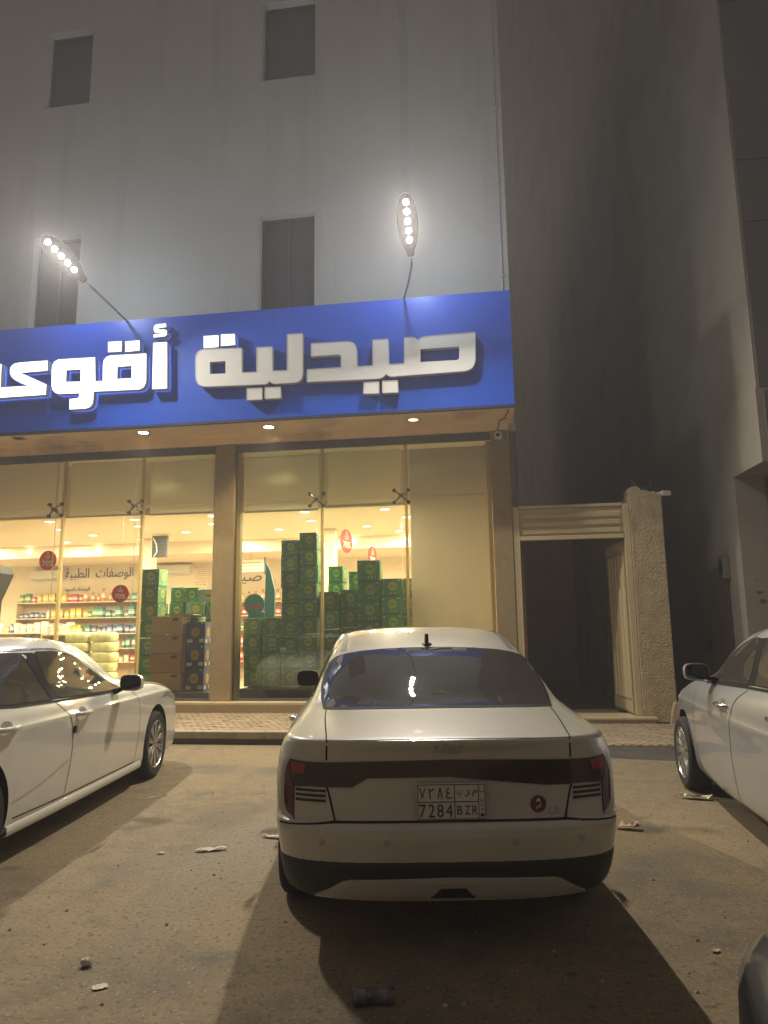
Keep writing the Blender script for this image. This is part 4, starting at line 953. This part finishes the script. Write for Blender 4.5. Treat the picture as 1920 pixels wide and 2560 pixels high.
# ------------------------------------------------------------------ the saloon in the middle, seen from behind
ac = empty('parked_car', (-.21, 3.45, 0), R(8.7), 'white saloon in the middle, seen from behind, with full width tail light bar', 'car', 'cars parked facing the shop')
p_ac = paint('warm_white_paint', (.56,.52,.44))
body(ACCENT, p_ac, ac, (.95, 3.62), .315)
wp = wheel_proto(.315, 10, False); put_wheels(wp, ac, (.95, 3.62), .765, .315)
sym = lambda half: half + [(-a, b) for a, b in reversed(half) if abs(a) > 1e-6]
gl = [(0,1.046),(.35,1.045),(.605,1.040),(.632,1.075),(.645,1.13),(.645,1.20),(.625,1.25),(.585,1.283),(.52,1.303),(.43,1.318),(.30,1.328),(.15,1.334),(0,1.336)]
glp = gl + [(-a, b) for a, b in reversed(gl[1:-1])]
rg = patch(ACCENT, 'rear', [(a*1.03, 1.19+(b-1.19)*1.045) for a, b in glp], m_rub, 'rear_window_seal', ac, off=.002, skirt=False)
rw = patch(ACCENT, 'rear', glp, m_cglass, 'rear_window', ac, off=.005, step=.03)
o = text('window_sticker', 'eco...', .04, mat('white_sticker', (.8,.8,.8), .5), rw, (0,0,0), extrude=.0005, width=.105)
pz = sp(ACCENT, 'rear', .025, 1.10, .012); o.location = pz; o.rotation_euler = (R(90-28), 0, 0)
# light bar and lamps
m_bar = mat('smoked_light_bar', (.045,.020,.018), .2, coat=.5); m_tail = mat('red_tail_lens', (.30,.014,.016), .12, coat=.8); m_tail2 = mat('dark_red_lens', (.075,.006,.009), .12, coat=.8)
bar = [(0,.786),(.375,.783),(.40,.775),(.448,.742),(.565,.741),(.64,.742),(.715,.737),(.735,.765),(.742,.80),(.742,.857),(.70,.853),(.66,.850),(.565,.851),(.30,.858),(0,.862)]
lb = patch(ACCENT, 'rear', bar[::1] + [(-a, b) for a, b in reversed(bar[1:-1])], m_bar, 'light_bar', ac, off=.006)
for sg_ in (1, -1):
    t_ = patch(ACCENT, 'rear', [(sg_*a, b) for a, b in [(.742,.857),(.758,.82),(.767,.78),(.769,.70),(.765,.655),(.752,.622),(.722,.598),(.721,.66),(.721,.737),(.738,.77),(.743,.80)]], m_tail2, 'tail_lamp', ac, off=.007, step=.02)
    patch(ACCENT, 'rear', [(sg_*a, b) for a, b in [(.738,.850),(.69,.845),(.66,.842),(.668,.80),(.73,.795)]], m_tail, 'tail_lens', t_, off=.009, step=.03)
    patch(ACCENT, 'rear', [(sg_*a, b) for a, b in [(.555,.752),(.448,.748),(.44,.775),(.555,.775)]], m_bar, 'reverse_lens', t_, off=.009, step=.03)
    for k in range(3):
        z = .7235-k*.0215
        v_ = patch(ACCENT, 'rear', [(sg_*a, b) for a, b in [(.570,z-.006),(.712,z-.005),(.712,z+.006),(.570,z+.005)]], m_dark, 'lamp_slot', ac, off=.0035, step=.03)
        ribbon(ACCENT, 'rear', [(sg_*.570, z-.008), (sg_*.712, z-.007)], .003, m_chrome, 'slot_edge', v_, off=.005)
    ribbon(ACCENT, 'rear', [(sg_*a, b) for a, b in [(.563,.945),(.566,.86)]], .008, m_seam, 'boot_gap', ac)
    ribbon(ACCENT, 'rear', [(sg_*a, b) for a, b in [(.566,.74),(.557,.72),(.525,.592)]], .009, m_seam, 'boot_gap', ac)
    ribbon(ACCENT, 'rear', [(sg_*a, b) for a, b in [(.720,.6),(.724,.575)]], .004, m_seam, 'lamp_gap', ac)
    ribbon(ACCENT, 'rear', cr([(sg_*a, b) for a, b in [(.563,.945),(.572,.965),(.585,.985),(.60,1.01),(.607,1.035)]]), .006, m_seam, 'boot_gap', ac)
    z_ = 0
    ln = []
    for i in range(26):
        s = 1.40+i*.05; lo_, hi_ = 1.30, 1.4775
        for _ in range(30):
            mz = (lo_+hi_)/2
            if ACCENT.flank(s, mz) > .555-.0*i: lo_ = mz
            else: hi_ = mz
        ln.append((s, mz))
    ribbon(ACCENT, 'right' if sg_ > 0 else 'left', ln, .010, mat('roof_strip', (.10,.095,.085), .5), 'roof_strip', ac, off=.002)
    # black finned corner pieces
    for k in range(7):
        z = .275+k*.017; ribbon(ACCENT, 'rear', cr([(sg_*.69, z), (sg_*.735, z+.006), (sg_*.775, z+.004)], 3), .0045, mat('fin_grey', (.05,.05,.05), .35), 'bumper_fin', ac, off=.009)
    glass_side(ACCENT, 'right' if sg_ > 0 else 'left', [(1.22,1.06),(1.42,1.20),(1.62,1.29),(1.95,1.335),(2.35,1.33),(2.62,1.26),(2.88,1.13),(3.02,1.035),(2.9,1.01),(1.5,1.025)], ac)
    mirror(ac, sg_, .83, 1.01, 2.78, 1.005, 1.135, m_dark, m_mirg)
    for s in (1.35, 2.3): handle(ACCENT, ac, 'right' if sg_ > 0 else 'left', s, s+.19, .90, m_chrome)
ribbon(ACCENT, 'rear', [(-.79,.572),(-.60,.587),(-.525,.594),(0,.596),(.525,.594),(.60,.587),(.79,.572)], .007, m_seam, 'bumper_gap', ac)
ribbon(ACCENT, 'rear', [(-.563,.952),(-.3,.956),(0,.957),(.3,.956),(.563,.952)], .004, m_chrome if False else p_ac, 'lip_edge', ac, off=.002)
# black lower bumper wrapped round the tail
zs_ = [.236,.25,.27,.30,.33,.36,.39,.41,.425]; vs=[]; fs=[]
for z in zs_:
    h = [q for q in ACCENT.loop(z, 22, 60) if q[0] < .56]
    row = [(-r, s) for s, r in reversed(h[1:])] + [(r, s) for s, r in h]
    # resample to an even count
    acc=[0]
    for i in range(1,len(row)): acc.append(acc[-1]+math.hypot(row[i][0]-row[i-1][0], row[i][1]-row[i-1][1]))
    for k in range(81):
        t=acc[-1]*k/80; i=max(j for j in range(len(acc)) if acc[j]<=t+1e-9); i=min(i,len(row)-2); f=(t-acc[i])/(acc[i+1]-acc[i])
        x=row[i][0]+(row[i+1][0]-row[i][0])*f; y=row[i][1]+(row[i+1][1]-row[i][1])*f
        n_=Vector((x, (y-.55)*1.2)); n_.normalize(); off = .006 if .236<z<.425 else -.001
        vs.append((x+n_.x*off, y+n_.y*off, z+(-.0 if z>.24 else -.004)))
for j in range(len(zs_)-1):
    for k in range(80): fs.append((j*81+k, j*81+k+1, (j+1)*81+k+1, (j+1)*81+k))
MB().add(vs, fs).build('lower_bumper', mat('textured_black_plastic', (.020,.020,.021), .55, var=.1, bump=.1, bscale=300), ac, smooth=50)
df = patch(ACCENT, 'rear', [(-.62,.262),(-.555,.30),(-.495,.338),(-.46,.347),(0,.357),(.46,.347),(.495,.338),(.555,.30),(.62,.262),(.3,.254),(0,.252),(-.3,.254)], p_ac, 'diffuser', ac, off=.016, step=.03)
patch(ACCENT, 'rear', [(-.52,.286),(-.46,.325),(0,.334),(.46,.325),(.52,.286),(0,.278)], mat('diffuser_inset', (.50,.48,.43), .4, coat=.5), 'diffuser_inset', df, off=.0175, step=.03, skirt=False)
patch(ACCENT, 'rear', [(-.095,.272),(-.052,.313),(.060,.314),(.103,.272)], mat('rear_fog_lens', (.03,.006,.008), .2), 'fog_lamp', df, off=.021, step=.03)
m_sens = mat('sensor_ring', (.40,.38,.34), .5)
for r_ in (-.585, -.29, .29, .595):
    pt = [(r_+.014*math.cos(t), .508+.014*math.sin(t)) for t in [i*math.pi/8 for i in range(16)]]
    s1 = patch(ACCENT, 'rear', pt, m_sens, 'parking_sensor', ac, off=.003, step=.05)
# emblem: oval ring with a slanted H
em = MB(); rx_, rz_ = .068, .030
ring = []
for k in range(40):
    t = 2*math.pi*k/40
    for q in (1.0, .86): ring.append(sp(ACCENT, 'rear', -.004+rx_*q*math.cos(t), .915+rz_*q*math.sin(t), .006))
em.add(ring, [(2*k, 2*k+1, (2*k+3) % 80, (2*k+2) % 80) for k in range(40)])
def quad_on(b, pts): b.add([sp(ACCENT, 'rear', a, z, .006) for a, z in pts], [(0,1,2,3)])
quad_on(em, [(-.036,.892),(-.022,.890),(-.008,.938),(-.022,.936)]); quad_on(em, [(.014,.892),(.028,.893),(.042,.938),(.028,.940)]); quad_on(em, [(-.022,.908),(.022,.916),(.026,.924),(-.018,.916)])
em.build('emblem', mat('dull_chrome_emblem', (.60,.57,.52), .3, metal=.6), ac, fix=False)
m_bl = mat('bar_letter', (.10,.09,.085), .3, metal=.5)
for k, chx in enumerate('ACCENT'):
    r_ = -.184+k*.0748; q = sp(ACCENT, 'rear', r_, .828, .0075)
    o = text('model_letter', chx, .02, m_bl, lb, q, extrude=.0006, height=.020, width=.030)
o = text('badge', '1.5', .03, mat('badge_chrome', (.72,.68,.60), .3, metal=.7), ac, sp(ACCENT, 'rear', .475, .632, .004), extrude=.001, width=.045)
o.rotation_euler = (R(90), 0, R(8))
c0 = sp(ACCENT, 'rear', .402, .660, .004)
st = MB().lathe([(.037,-.001),(.037,.001)], 32, 'y').build('round_sticker', mat('maroon_sticker', (.13,.018,.03), .5), ac); st.location = c0; st.rotation_euler = (0, 0, R(8.5))
MB().prism([(-.011,.006),(-.004,.024),(.004,.024),(.011,.006),(.004,.012),(-.004,.012)], -.0022, -.0012, 'y').build('sticker_mark', m_rw, st)
text('sticker_print', '\ufeee\ufed7\ufe83', .01, m_rw, st, (0, -.0018, -.008), extrude=.0003, width=.026)
# number plate
npl = MB().box(-.1575, .1575, -.008, 0, -.079, .079).build('number_plate', mat('plate_white', (.62,.58,.50), .45, var=.04), ac, bevel=.003); npl.location = (.003, -.012, .682)
mpk = mat('plate_ink', (.035,.03,.03), .6)
bd = MB(); t_ = .0035; y0, y1 = -.0105, -.0085
bd.box(-.154,.154,y0,y1,.0725,.0755).box(-.154,.154,y0,y1,-.0755,-.0725).box(-.154,-.151,y0,y1,-.0725,.0725).box(.151,.154,y0,y1,-.0725,.0725)
bd.box(-.151,.122,y0,y1,-.002,.001).box(.013,.016,y0,y1,-.0725,-.002).box(.013,.016,y0,y1,.001,.0725).box(.122,.1245,y0,y1,-.0725,.0725).build('plate_border', mpk, npl)
for i, ch in enumerate('7284'): text('plate_digit', ch, .05, mpk, npl, (-.131+i*.040, -.0095, -.038), extrude=.0008, height=.056, width=.030)
MB().prism([(-.012,-.024),(-.003,.024),(.003,.024),(.012,-.024),(.0075,-.024),(.0,.012),(-.0075,-.024)], -.0103, -.0087, 'y').build('plate_digit', mpk, npl, loc=(-.051, 0, .037))
for i, ch in enumerate('\u0667\u0662 \u0664'):
    if ch != ' ': text('plate_digit', ch, .05, mpk, npl, (-.131+i*.040, -.0095, .037), extrude=.0008, height=.048, width=.027)
for i, ch in enumerate('BZR'): text('plate_letter', ch, .05, mpk, npl, (.037+i*.034, -.0095, -.036), extrude=.0008, height=.038, width=.024)
for i, ch in enumerate('\u0628\u0631\u0645'): text('plate_letter', ch, .05, mpk, npl, (.037+i*.034, -.0095, .036), extrude=.0008, height=.028, width=.022)
for i, ch in enumerate('KSA'): text('plate_letter', ch, .02, mpk, npl, (.138, -.0095, .0-.018*i+.004), extrude=.0008, height=.011)
text('plate_letter', '\ufe94\ufef3\ufea9\ufeee\ufecc\ufeb4\ufedf\ufe8d', .02, mpk, npl, (.138, -.0095, .045), extrude=.0008, width=.024)
MB().lathe([(.008,-.0105),(.008,-.0085)], 16, 'y', (.138,0,-.058)).build('plate_dot', mpk, npl)
# antenna fin
fn = MB(); zr = 1.352
fn.prism([(1.38,zr-.02),(1.56,zr+.005),(1.55,zr+.02),(1.47,zr+.035),(1.425,zr+.075),(1.405,zr+.078),(1.395,zr+.03)], -.012, .012, 'x')
fo = fn.build('antenna_fin', m_dark, ac, bevel=.006); vs, fs = blobm(0, 1.47, zr+.0, .038, .10, .022, .8); MB().add(vs, fs).build('antenna_base', m_dark, fo, smooth=60)

# ------------------------------------------------------------------ white saloon on the left
ca = empty('parked_car', (-3.847, 3.34, 0), R(7.6), 'white saloon at the left edge with black mirror and ten spoke wheels', 'car', 'cars parked facing the shop')
p_ca = paint('white_paint', (.64,.625,.58))
body(CAMRY, p_ca, ca, (.63, 3.905), .335)
wp = wheel_proto(.335, 10, True); put_wheels(wp, ca, (.63, 3.905), .80, .335)
for md, sg_ in (('right', 1), ('left', -1)):
    glass_side(CAMRY, md, cr([(1.745,.985),(1.69,1.10),(1.67,1.22),(1.70,1.318),(1.85,1.325),(2.02,1.315),(2.22,1.275),(2.45,1.195),(2.70,1.095),(2.92,.995),(2.96,.972)],3)+[(2.95,.962),(2.4,.970)], ca)
    glass_side(CAMRY, md, cr([(.62,1.045),(.80,1.15),(1.0,1.26),(1.15,1.305),(1.32,1.322),(1.49,1.322)],3)+[(1.53,1.22),(1.575,1.10),(1.60,.985),(1.1,.995),(.66,1.02)], ca)
    patch(CAMRY, md, [(1.515,1.325),(1.66,1.325),(1.645,1.22),(1.665,1.10),(1.72,.982),(1.625,.982),(1.60,1.10),(1.555,1.22)], m_rub, 'door_pillar', ca, off=.004, step=.05)
    ribbon(CAMRY, md, cr([(.58,1.035),(.78,1.155),(1.0,1.28),(1.15,1.325),(1.35,1.343),(1.6,1.347),(1.85,1.347),(2.05,1.336),(2.27,1.292),(2.5,1.212),(2.75,1.107),(3.0,.985)]), .010, m_chrome, 'window_trim', ca, off=.006)
    ribbon(CAMRY, md, [(.60,1.015),(1.1,.980),(1.7,.966),(2.4,.955),(2.98,.948)], .012, m_rub, 'belt_trim', ca, off=.007)
    ribbon(CAMRY, md, cr([(1.64,.955),(1.70,.92),(1.78,.861),(1.84,.77),(1.865,.66),(1.85,.50),(1.80,.289)]), .007, m_seam, 'door_gap', ca)
    ribbon(CAMRY, md, cr([(3.18,.93),(3.29,.84),(3.345,.735),(3.35,.6),(3.32,.42),(3.266,.264)]), .007, m_seam, 'door_gap', ca)
    ribbon(CAMRY, md, cr([(1.084,.282),(1.8,.272),(2.6,.268),(3.266,.264)]), .008, m_seam, 'sill_gap', ca)
    ribbon(CAMRY, md, cr([(.83,.62),(.96,.50),(1.02,.40),(1.04,.31),(1.084,.282)]), .007, m_seam, 'door_gap', ca) if False else ribbon(CAMRY, md, cr([(.70,.93),(.72,.80),(.80,.70)]), .007, m_seam, 'door_gap', ca)
    ribbon(CAMRY, md, cr([(3.02,.955),(3.35,.972),(3.8,.955),(4.2,.90),(4.45,.83)]), .006, m_seam, 'bonnet_gap', ca)
    handle(CAMRY, ca, md, 1.90, 2.14, .848, p_ca); handle(CAMRY, ca, md, .82, 1.05, .862, p_ca)
    mirror(ca, sg_, .92, 1.12, 2.77, .955, 1.10, p_ca, m_mirg)
    # side skirt
    sk = MB(); vs=[]; fs=[]; N_=24
    for i in range(N_+1):
        s = 1.02+(3.46-1.02)*i/N_; r0 = CAMRY.flank(s, .24)
        for dr, z in ((-.03,.178),(.004,.182),(.014,.205),(.010,.240),(-.012,.260)): vs.append((sg_*(r0+dr), s, z))
    for i in range(N_):
        for k in range(4): fs.append((i*5+k, i*5+k+1, (i+1)*5+k+1, (i+1)*5+k))
    sk.add(vs, fs).build('side_skirt', p_ca, ca, smooth=50)
    patch(CAMRY, md, cr([(4.06,.80),(4.25,.79),(4.45,.76),(4.62,.71),(4.60,.76),(4.48,.81),(4.30,.835),(4.12,.835),(4.06,.80)],3)[:-1], mat('headlamp_lens', (.30,.29,.26), .08, coat=.8), 'headlamp', ca, off=.005)
    ribbon(CAMRY, md, cr([(1.05,.386),(1.4,.43),(1.82,.526)]), .008, mat('crease_shadow', (.50,.49,.46), .4, coat=.5), 'door_crease_shade', ca, off=.003)  # flat ribbon; the shade of the crease is put into its colour
    patch(CAMRY, md, [(1.862,.715),(1.895,.715),(1.895,.765),(1.862,.765)], mat('door_guard_navy', (.02,.02,.05), .5), 'door_edge_guard', ca, off=.016, step=.05)
patch(CAMRY, 'front', [(-.62,1.03),(.62,1.03),(.55,1.33),(-.55,1.33)], m_cglass, 'windscreen', ca, off=.004)
patch(CAMRY, 'rear', [(-.60,1.07),(.60,1.07),(.56,1.31),(-.56,1.31)], m_cglass, 'rear_window', ca, off=.004)

# ------------------------------------------------------------------ silver saloon on the right
sv = empty('parked_car', (2.49, 3.36, 0), R(-1.2), 'silver saloon cut by the right edge with chrome door handles', 'car', 'cars parked facing the shop')
p_sv = paint('silver_paint', (.48,.49,.50), metal=.35)
body(SILVER, p_sv, sv, (1.05, 3.83), .32)
wp = wheel_proto(.32, 12, True); put_wheels(wp, sv, (1.05, 3.83), .775, .32)
for md, sg_ in (('left', -1), ('right', 1)):
    glass_side(SILVER, md, cr([(1.98,1.05),(2.02,1.20),(2.06,1.30),(2.12,1.362),(2.30,1.350),(2.50,1.315),(2.72,1.235),(2.92,1.13),(3.06,1.04)],3)+[(3.02,1.018),(2.5,1.035)], sv)
    glass_side(SILVER, md, cr([(.72,1.10),(.95,1.23),(1.2,1.325),(1.5,1.362),(1.95,1.366)],3)+[(1.90,1.25),(1.86,1.06),(1.2,1.07)], sv)
    patch(SILVER, md, [(1.97,1.366),(2.10,1.364),(2.03,1.24),(1.965,1.05),(1.875,1.055),(1.91,1.25)], m_rub, 'door_pillar', sv, off=.004, step=.05)
    ribbon(SILVER, md, [(.75,1.05),(1.4,1.045),(2.0,1.036),(2.6,1.018),(3.08,1.0)], .014, m_rub, 'belt_trim', sv, off=.007)
    ribbon(SILVER, md, cr([(1.92,1.02),(2.06,.95),(2.14,.86),(2.19,.75),(2.20,.66),(2.20,.45),(2.17,.25)]), .007, m_seam, 'door_gap', sv)
    ribbon(SILVER, md, cr([(3.30,.985),(3.31,.85),(3.32,.715),(3.31,.5),(3.27,.36),(3.23,.24)]), .006, m_seam, 'door_gap', sv)
    ribbon(SILVER, md, [(1.5,.235),(2.4,.232),(3.22,.235)], .008, m_seam, 'sill_gap', sv)
    ribbon(SILVER, md, cr([(3.15,1.0),(3.5,.985),(3.95,.94),(4.25,.87)]), .006, m_seam, 'bonnet_gap', sv)
    handle(SILVER, sv, md, 2.24, 2.47, .885, m_chrome); handle(SILVER, sv, md, 1.15, 1.38, .90, m_chrome)
    mirror(sv, sg_, .835, 1.03, 2.82, 1.03, 1.165, p_sv, m_mirg)
    patch(SILVER, md, cr([(4.0,.79),(4.2,.78),(4.42,.73),(4.42,.78),(4.28,.84),(4.1,.87),(4.0,.79)],3)[:-1], mat('headlamp_lens2', (.45,.44,.40), .08, coat=.8), 'headlamp', sv, off=.005)
patch(SILVER, 'front', [(-.62,1.06),(.62,1.06),(.55,1.35),(-.55,1.35)], m_cglass, 'windscreen', sv, off=.004)
patch(SILVER, 'rear', [(-.60,1.09),(.60,1.09),(.56,1.33),(-.56,1.33)], m_cglass, 'rear_window', sv, off=.004)

# ------------------------------------------------------------------ dark car whose corner shows bottom right
dk = empty('parked_car', (.545, 2.39, 0), R(0), 'dark blue car corner reaching into the bottom right of the picture', 'car')
m_dk = paint('dark_blue_paint', (.014,.015,.021))
vs, fs = blobm(.75, -1.9, .42, .80, 2.0, .30, .45, 40, 20)
MB().add(vs, fs).build('body', m_dk, dk, smooth=60)
vs, fs = blobm(.75, -2.3, .85, .62, 1.1, .42, .6, 32, 16); MB().add(vs, fs).build('cabin', m_cglass, dk, smooth=60)
wp = wheel_proto(.32, 8, False); put_wheels(wp, dk, (-3.1, -.75), .70, .32)
for w_ in dk.children:
    if w_.name.startswith('wheel'): w_.location.x += .75
# ================================================================== LITTER
def ground_at(x, y):
    d = _f + _r*((x-960)/F_PX) - _u*((y-1280)/F_PX); t = -EYE/d.z; return Vector((d.x*t, d.y*t, 0))
def crumple(L, W, n=7, h=.02, seed=0):
    rnd = random.Random(seed); vs = []; fs = []
    for i in range(n+1):
        for j in range(4): vs.append((L*(i/n-.5)+rnd.uniform(-.1,.1)*L/n, W*(j/3-.5)*(1-.5*abs(i/n-.5))+rnd.uniform(-.15,.15)*W/3, rnd.uniform(.2,1)*h))
    for i in range(n):
        for j in range(3): fs.append((i*4+j, (i+1)*4+j, (i+1)*4+j+1, i*4+j+1))
    n0 = len(vs); vs2 = [(x, y, z+.0012) for x, y, z in vs]
    return vs+vs2, fs+[tuple(n0+q for q in reversed(f)) for f in fs]
m_paper = mat('dirty_paper', (.55,.49,.40), .85, var=.2, vscale=20); m_yel = mat('yellow_wrapper', (.60,.48,.10), .4, var=.4, vscale=14, var2=(.7,.65,.5))
m_org = mat('orange_white_packet', (.62,.55,.48), .45, var=.1, vscale=9, var2=(.55,.18,.05))
def litter(name, x, y, L, W, rz, m, label, cat, h=.02):
    v_, f_ = crumple(L, W, 7, h, int(x)); o = MB().add(v_, f_).build(name, m, None, fix=False); p = ground_at(x, y); o.location = (p.x, p.y, .003); o.rotation_euler = (0, 0, rz); tag(o, label, cat, 'litter on the asphalt'); return o
litter('paper_scrap', 528, 2127, .20, .06, R(22), m_paper, 'crumpled white paper strip on the asphalt left of the middle car', 'litter')
litter('paper_scrap', 682, 2095, .16, .05, R(-10), m_paper, 'crumpled paper strip beside the middle car left rear corner', 'litter')
litter('snack_wrapper', 1740, 1998, .26, .09, R(-14), m_yel, 'yellow snack wrapper in front of the silver car tyre', 'litter', .05)
litter('snack_packet', 1571, 2073, .18, .09, R(-12), m_org, 'orange and white snack packet right of the middle car', 'litter', .05)
litter('paper_scrap', 402, 2135, .05, .03, R(5), m_paper, 'small paper scrap near the white strip on the asphalt', 'litter', .012)
litter('paper_scrap', 250, 2470, .06, .05, R(40), m_paper, 'flat pale scrap at the bottom left of the asphalt', 'litter', .004)
litter('paper_scrap', 1790, 2380, .04, .03, R(40), m_paper, 'small grey scrap right of the car shadow', 'litter', .008)
litter('twig', 385, 1995, .22, .012, R(40), m_paper, 'thin pale straw beside the left car shadow', 'litter', .01)
v_, f_ = blobm(0,0,.018,.026,.02,.018,.9,10,6); o = MB().add([(x+random.uniform(-.004,.004), y, z+random.uniform(-.003,.003)) for x,y,z in v_], f_).build('paper_cup_lump', m_paper, None); p = ground_at(216,2416); o.location = (p.x,p.y,.001); tag(o, 'small white lump of crushed cup at the bottom left', 'litter')
cn = empty('crushed_can', ground_at(935, 2512), R(12), 'crushed dark blue can lying in the shadow at the bottom', 'can', 'litter on the asphalt')
cb = MB(); vs=[]; fs=[]
prof = [(.022,-.085),(.030,-.08),(.033,-.07),(.030,-.03),(.024,.0),(.031,.035),(.033,.06),(.030,.078),(.026,.082)]
cb.lathe([(r_, h_) for r_, h_ in prof], 20, 'x', (0,0,.032)).build('can_body', mat('can_print', (.03,.04,.09), .35, metal=.4, var=.6, vscale=20, var2=(.30,.28,.28)), cn, smooth=40)
MB().lathe([(.001,-.083),(.024,-.086)], 16, 'x', (0,0,.032)).build('can_end', m_alloy, cn)
# pebbles: scattered grit nobody could count
gr = MB(); rnd = random.Random(3)
for i in range(420):
    x, y = rnd.uniform(-4.5, 3.2), rnd.uniform(2.4, 9.3); s = rnd.choice((.004,.005,.006,.008,.012))
    gr.add([(x-s,y-s*.7,.0),(x+s,y-s*.8,.0),(x+s*.8,y+s,.0),(x-s*.6,y+s,.0),(x+s*.1,y,s*.9)], [(0,1,4),(1,2,4),(2,3,4),(3,0,4)])
g_ = gr.build('grit', mat('grit_stone', (.26,.22,.17), .9, var=.5, vscale=6, var2=(.45,.40,.33)), fix=False); tag(g_, 'loose grit scattered over the asphalt', 'grit', kind='stuff')

# ================================================================== VOLUME ADDED FOR LAMP GLOW AND GLARE
hz = MB().box(-46, 46, -31, 91, -1, 59).build('glare_veil', None); hz.data.materials.clear()
hm = bpy.data.materials.new('glare_veil_air'); hm.use_nodes = True; nt = hm.node_tree; nt.nodes.clear()
o_ = nt.nodes.new('ShaderNodeOutputMaterial'); v_ = nt.nodes.new('ShaderNodeVolumePrincipled'); v_.inputs['Color'].default_value = (.94,.93,1,1); v_.inputs['Density'].default_value = .0050; v_.inputs['Anisotropy'].default_value = .12
nt.links.new(v_.outputs[0], o_.inputs['Volume']); hz.data.materials.append(hm); tag(hz, 'thin air volume added for the lens glow around the lamps', 'glare_veil', kind='stuff')
